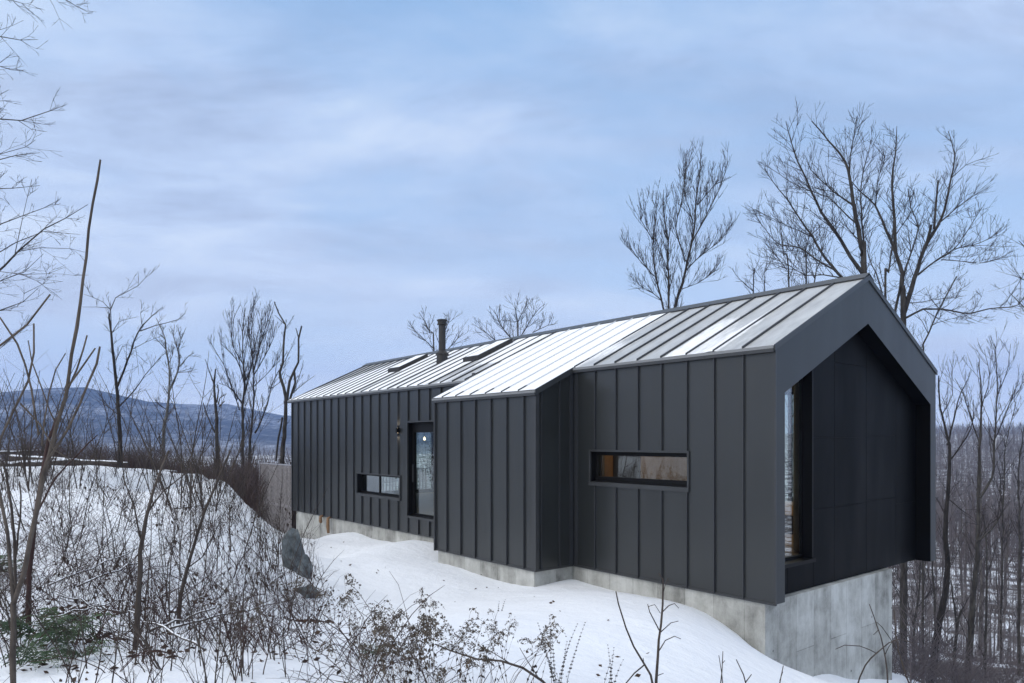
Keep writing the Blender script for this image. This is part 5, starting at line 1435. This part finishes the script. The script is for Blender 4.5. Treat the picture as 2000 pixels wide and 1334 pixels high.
w = bpy.data.worlds.new('World'); scene.world = w; w.use_nodes = True
nt = w.node_tree; bg = nt.nodes['Background']; STR = 0.1
bg.inputs['Strength'].default_value = STR
sky = nt.nodes.new('ShaderNodeTexSky'); sky.sky_type = 'NISHITA'; sky.sun_disc = False
sky.sun_elevation = SUN_EL; sky.sun_rotation = SUN_AZ; sky.altitude = 400; sky.air_density = 1.0; sky.dust_density = 1.0
tc = nt.nodes.new('ShaderNodeTexCoord'); sx = nt.nodes.new('ShaderNodeSeparateXYZ'); nt.links.new(tc.outputs['Generated'], sx.inputs[0])
zz = math_n(nt, 'ADD', math_n(nt, 'MAXIMUM', sx.outputs['Z'], 0.0), 0.16)
cb = nt.nodes.new('ShaderNodeCombineXYZ')
nt.links.new(math_n(nt, 'DIVIDE', sx.outputs['X'], zz), cb.inputs[0]); nt.links.new(math_n(nt, 'DIVIDE', sx.outputs['Y'], zz), cb.inputs[1])
mp = nt.nodes.new('ShaderNodeMapping'); mp.inputs['Scale'].default_value = (0.55, 1.0, 1); mp.inputs['Rotation'].default_value = (0, 0, R(12)); mp.inputs['Location'].default_value = (5.1, 3.3, 0)
nt.links.new(cb.outputs[0], mp.inputs[0])
c1 = noise_n(nt, mp.outputs[0], 0.85, 9, 0.58, 0.4)
c2 = noise_n(nt, mp.outputs[0], 1.9, 9, 0.62, 0.35)
def rgb(*c): return tuple(x/STR for x in c)
cover = ramp(nt, [(0.40, 0.0), (0.58, 1.0)], c1)
tone = ramp(nt, [(0.40, rgb(0.31, 0.40, 0.59)), (0.53, rgb(0.46, 0.585, 0.81)), (0.64, rgb(0.60, 0.71, 0.88))], c2)
blue = mix(nt, 0.22, rgb(0.30, 0.52, 0.84), sky.outputs[0])
cl = mix(nt, math_n(nt, 'MULTIPLY', cover.outputs[0], 0.95), blue, tone.outputs[0])
# veil of light cloud low down and around the hidden sun
veil = ramp(nt, [(0.0, 1.0), (0.10, 0.58), (0.30, 0.18), (0.6, 0.0)], sx.outputs['Z'])
cl = mix(nt, veil.outputs[0], cl, rgb(0.88, 0.93, 1.0))
zen = ramp(nt, [(0.56, 0.0), (0.85, 1.0)], sx.outputs['Z'])  # brighter overhead sky, added above the view to raise the ambient light
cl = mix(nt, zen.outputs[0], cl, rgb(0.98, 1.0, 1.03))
dn = nt.nodes.new('ShaderNodeVectorMath'); dn.operation = 'DOT_PRODUCT'; nt.links.new(tc.outputs['Generated'], dn.inputs[0]); dn.inputs[1].default_value = sd
gl = ramp(nt, [(0.60, 0.0), (1.0, 1.0)], math_n(nt, 'ADD', math_n(nt, 'MULTIPLY', dn.outputs['Value'], 0.5), 0.5))
cl = mix(nt, gl.outputs[0], cl, rgb(0.95, 1.0, 1.06))
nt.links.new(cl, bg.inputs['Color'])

cd = bpy.data.cameras.new('camera'); co = bpy.data.objects.new('camera', cd); COL.objects.link(co)
co.location = (0, 0, CZ); co.rotation_euler = (R(90), 0, 0)
cd.sensor_width = 36; cd.lens = FPX/2000*36; cd.shift_y = (CY-667)/2000; cd.clip_start = 0.1; cd.clip_end = 20000
scene.camera = co
scene.view_settings.view_transform = 'Standard'; scene.view_settings.look = 'None'; scene.view_settings.exposure = 0.17; scene.view_settings.gamma = 1.0
scene.view_settings.use_curve_mapping = False
scene.cycles.max_bounces = 6; scene.cycles.transparent_max_bounces = 12; scene.cycles.volume_bounces = 1
scene.cycles.use_adaptive_sampling = True; scene.cycles.adaptive_threshold = 0.015
scene.cycles.sample_clamp_indirect = 6.0
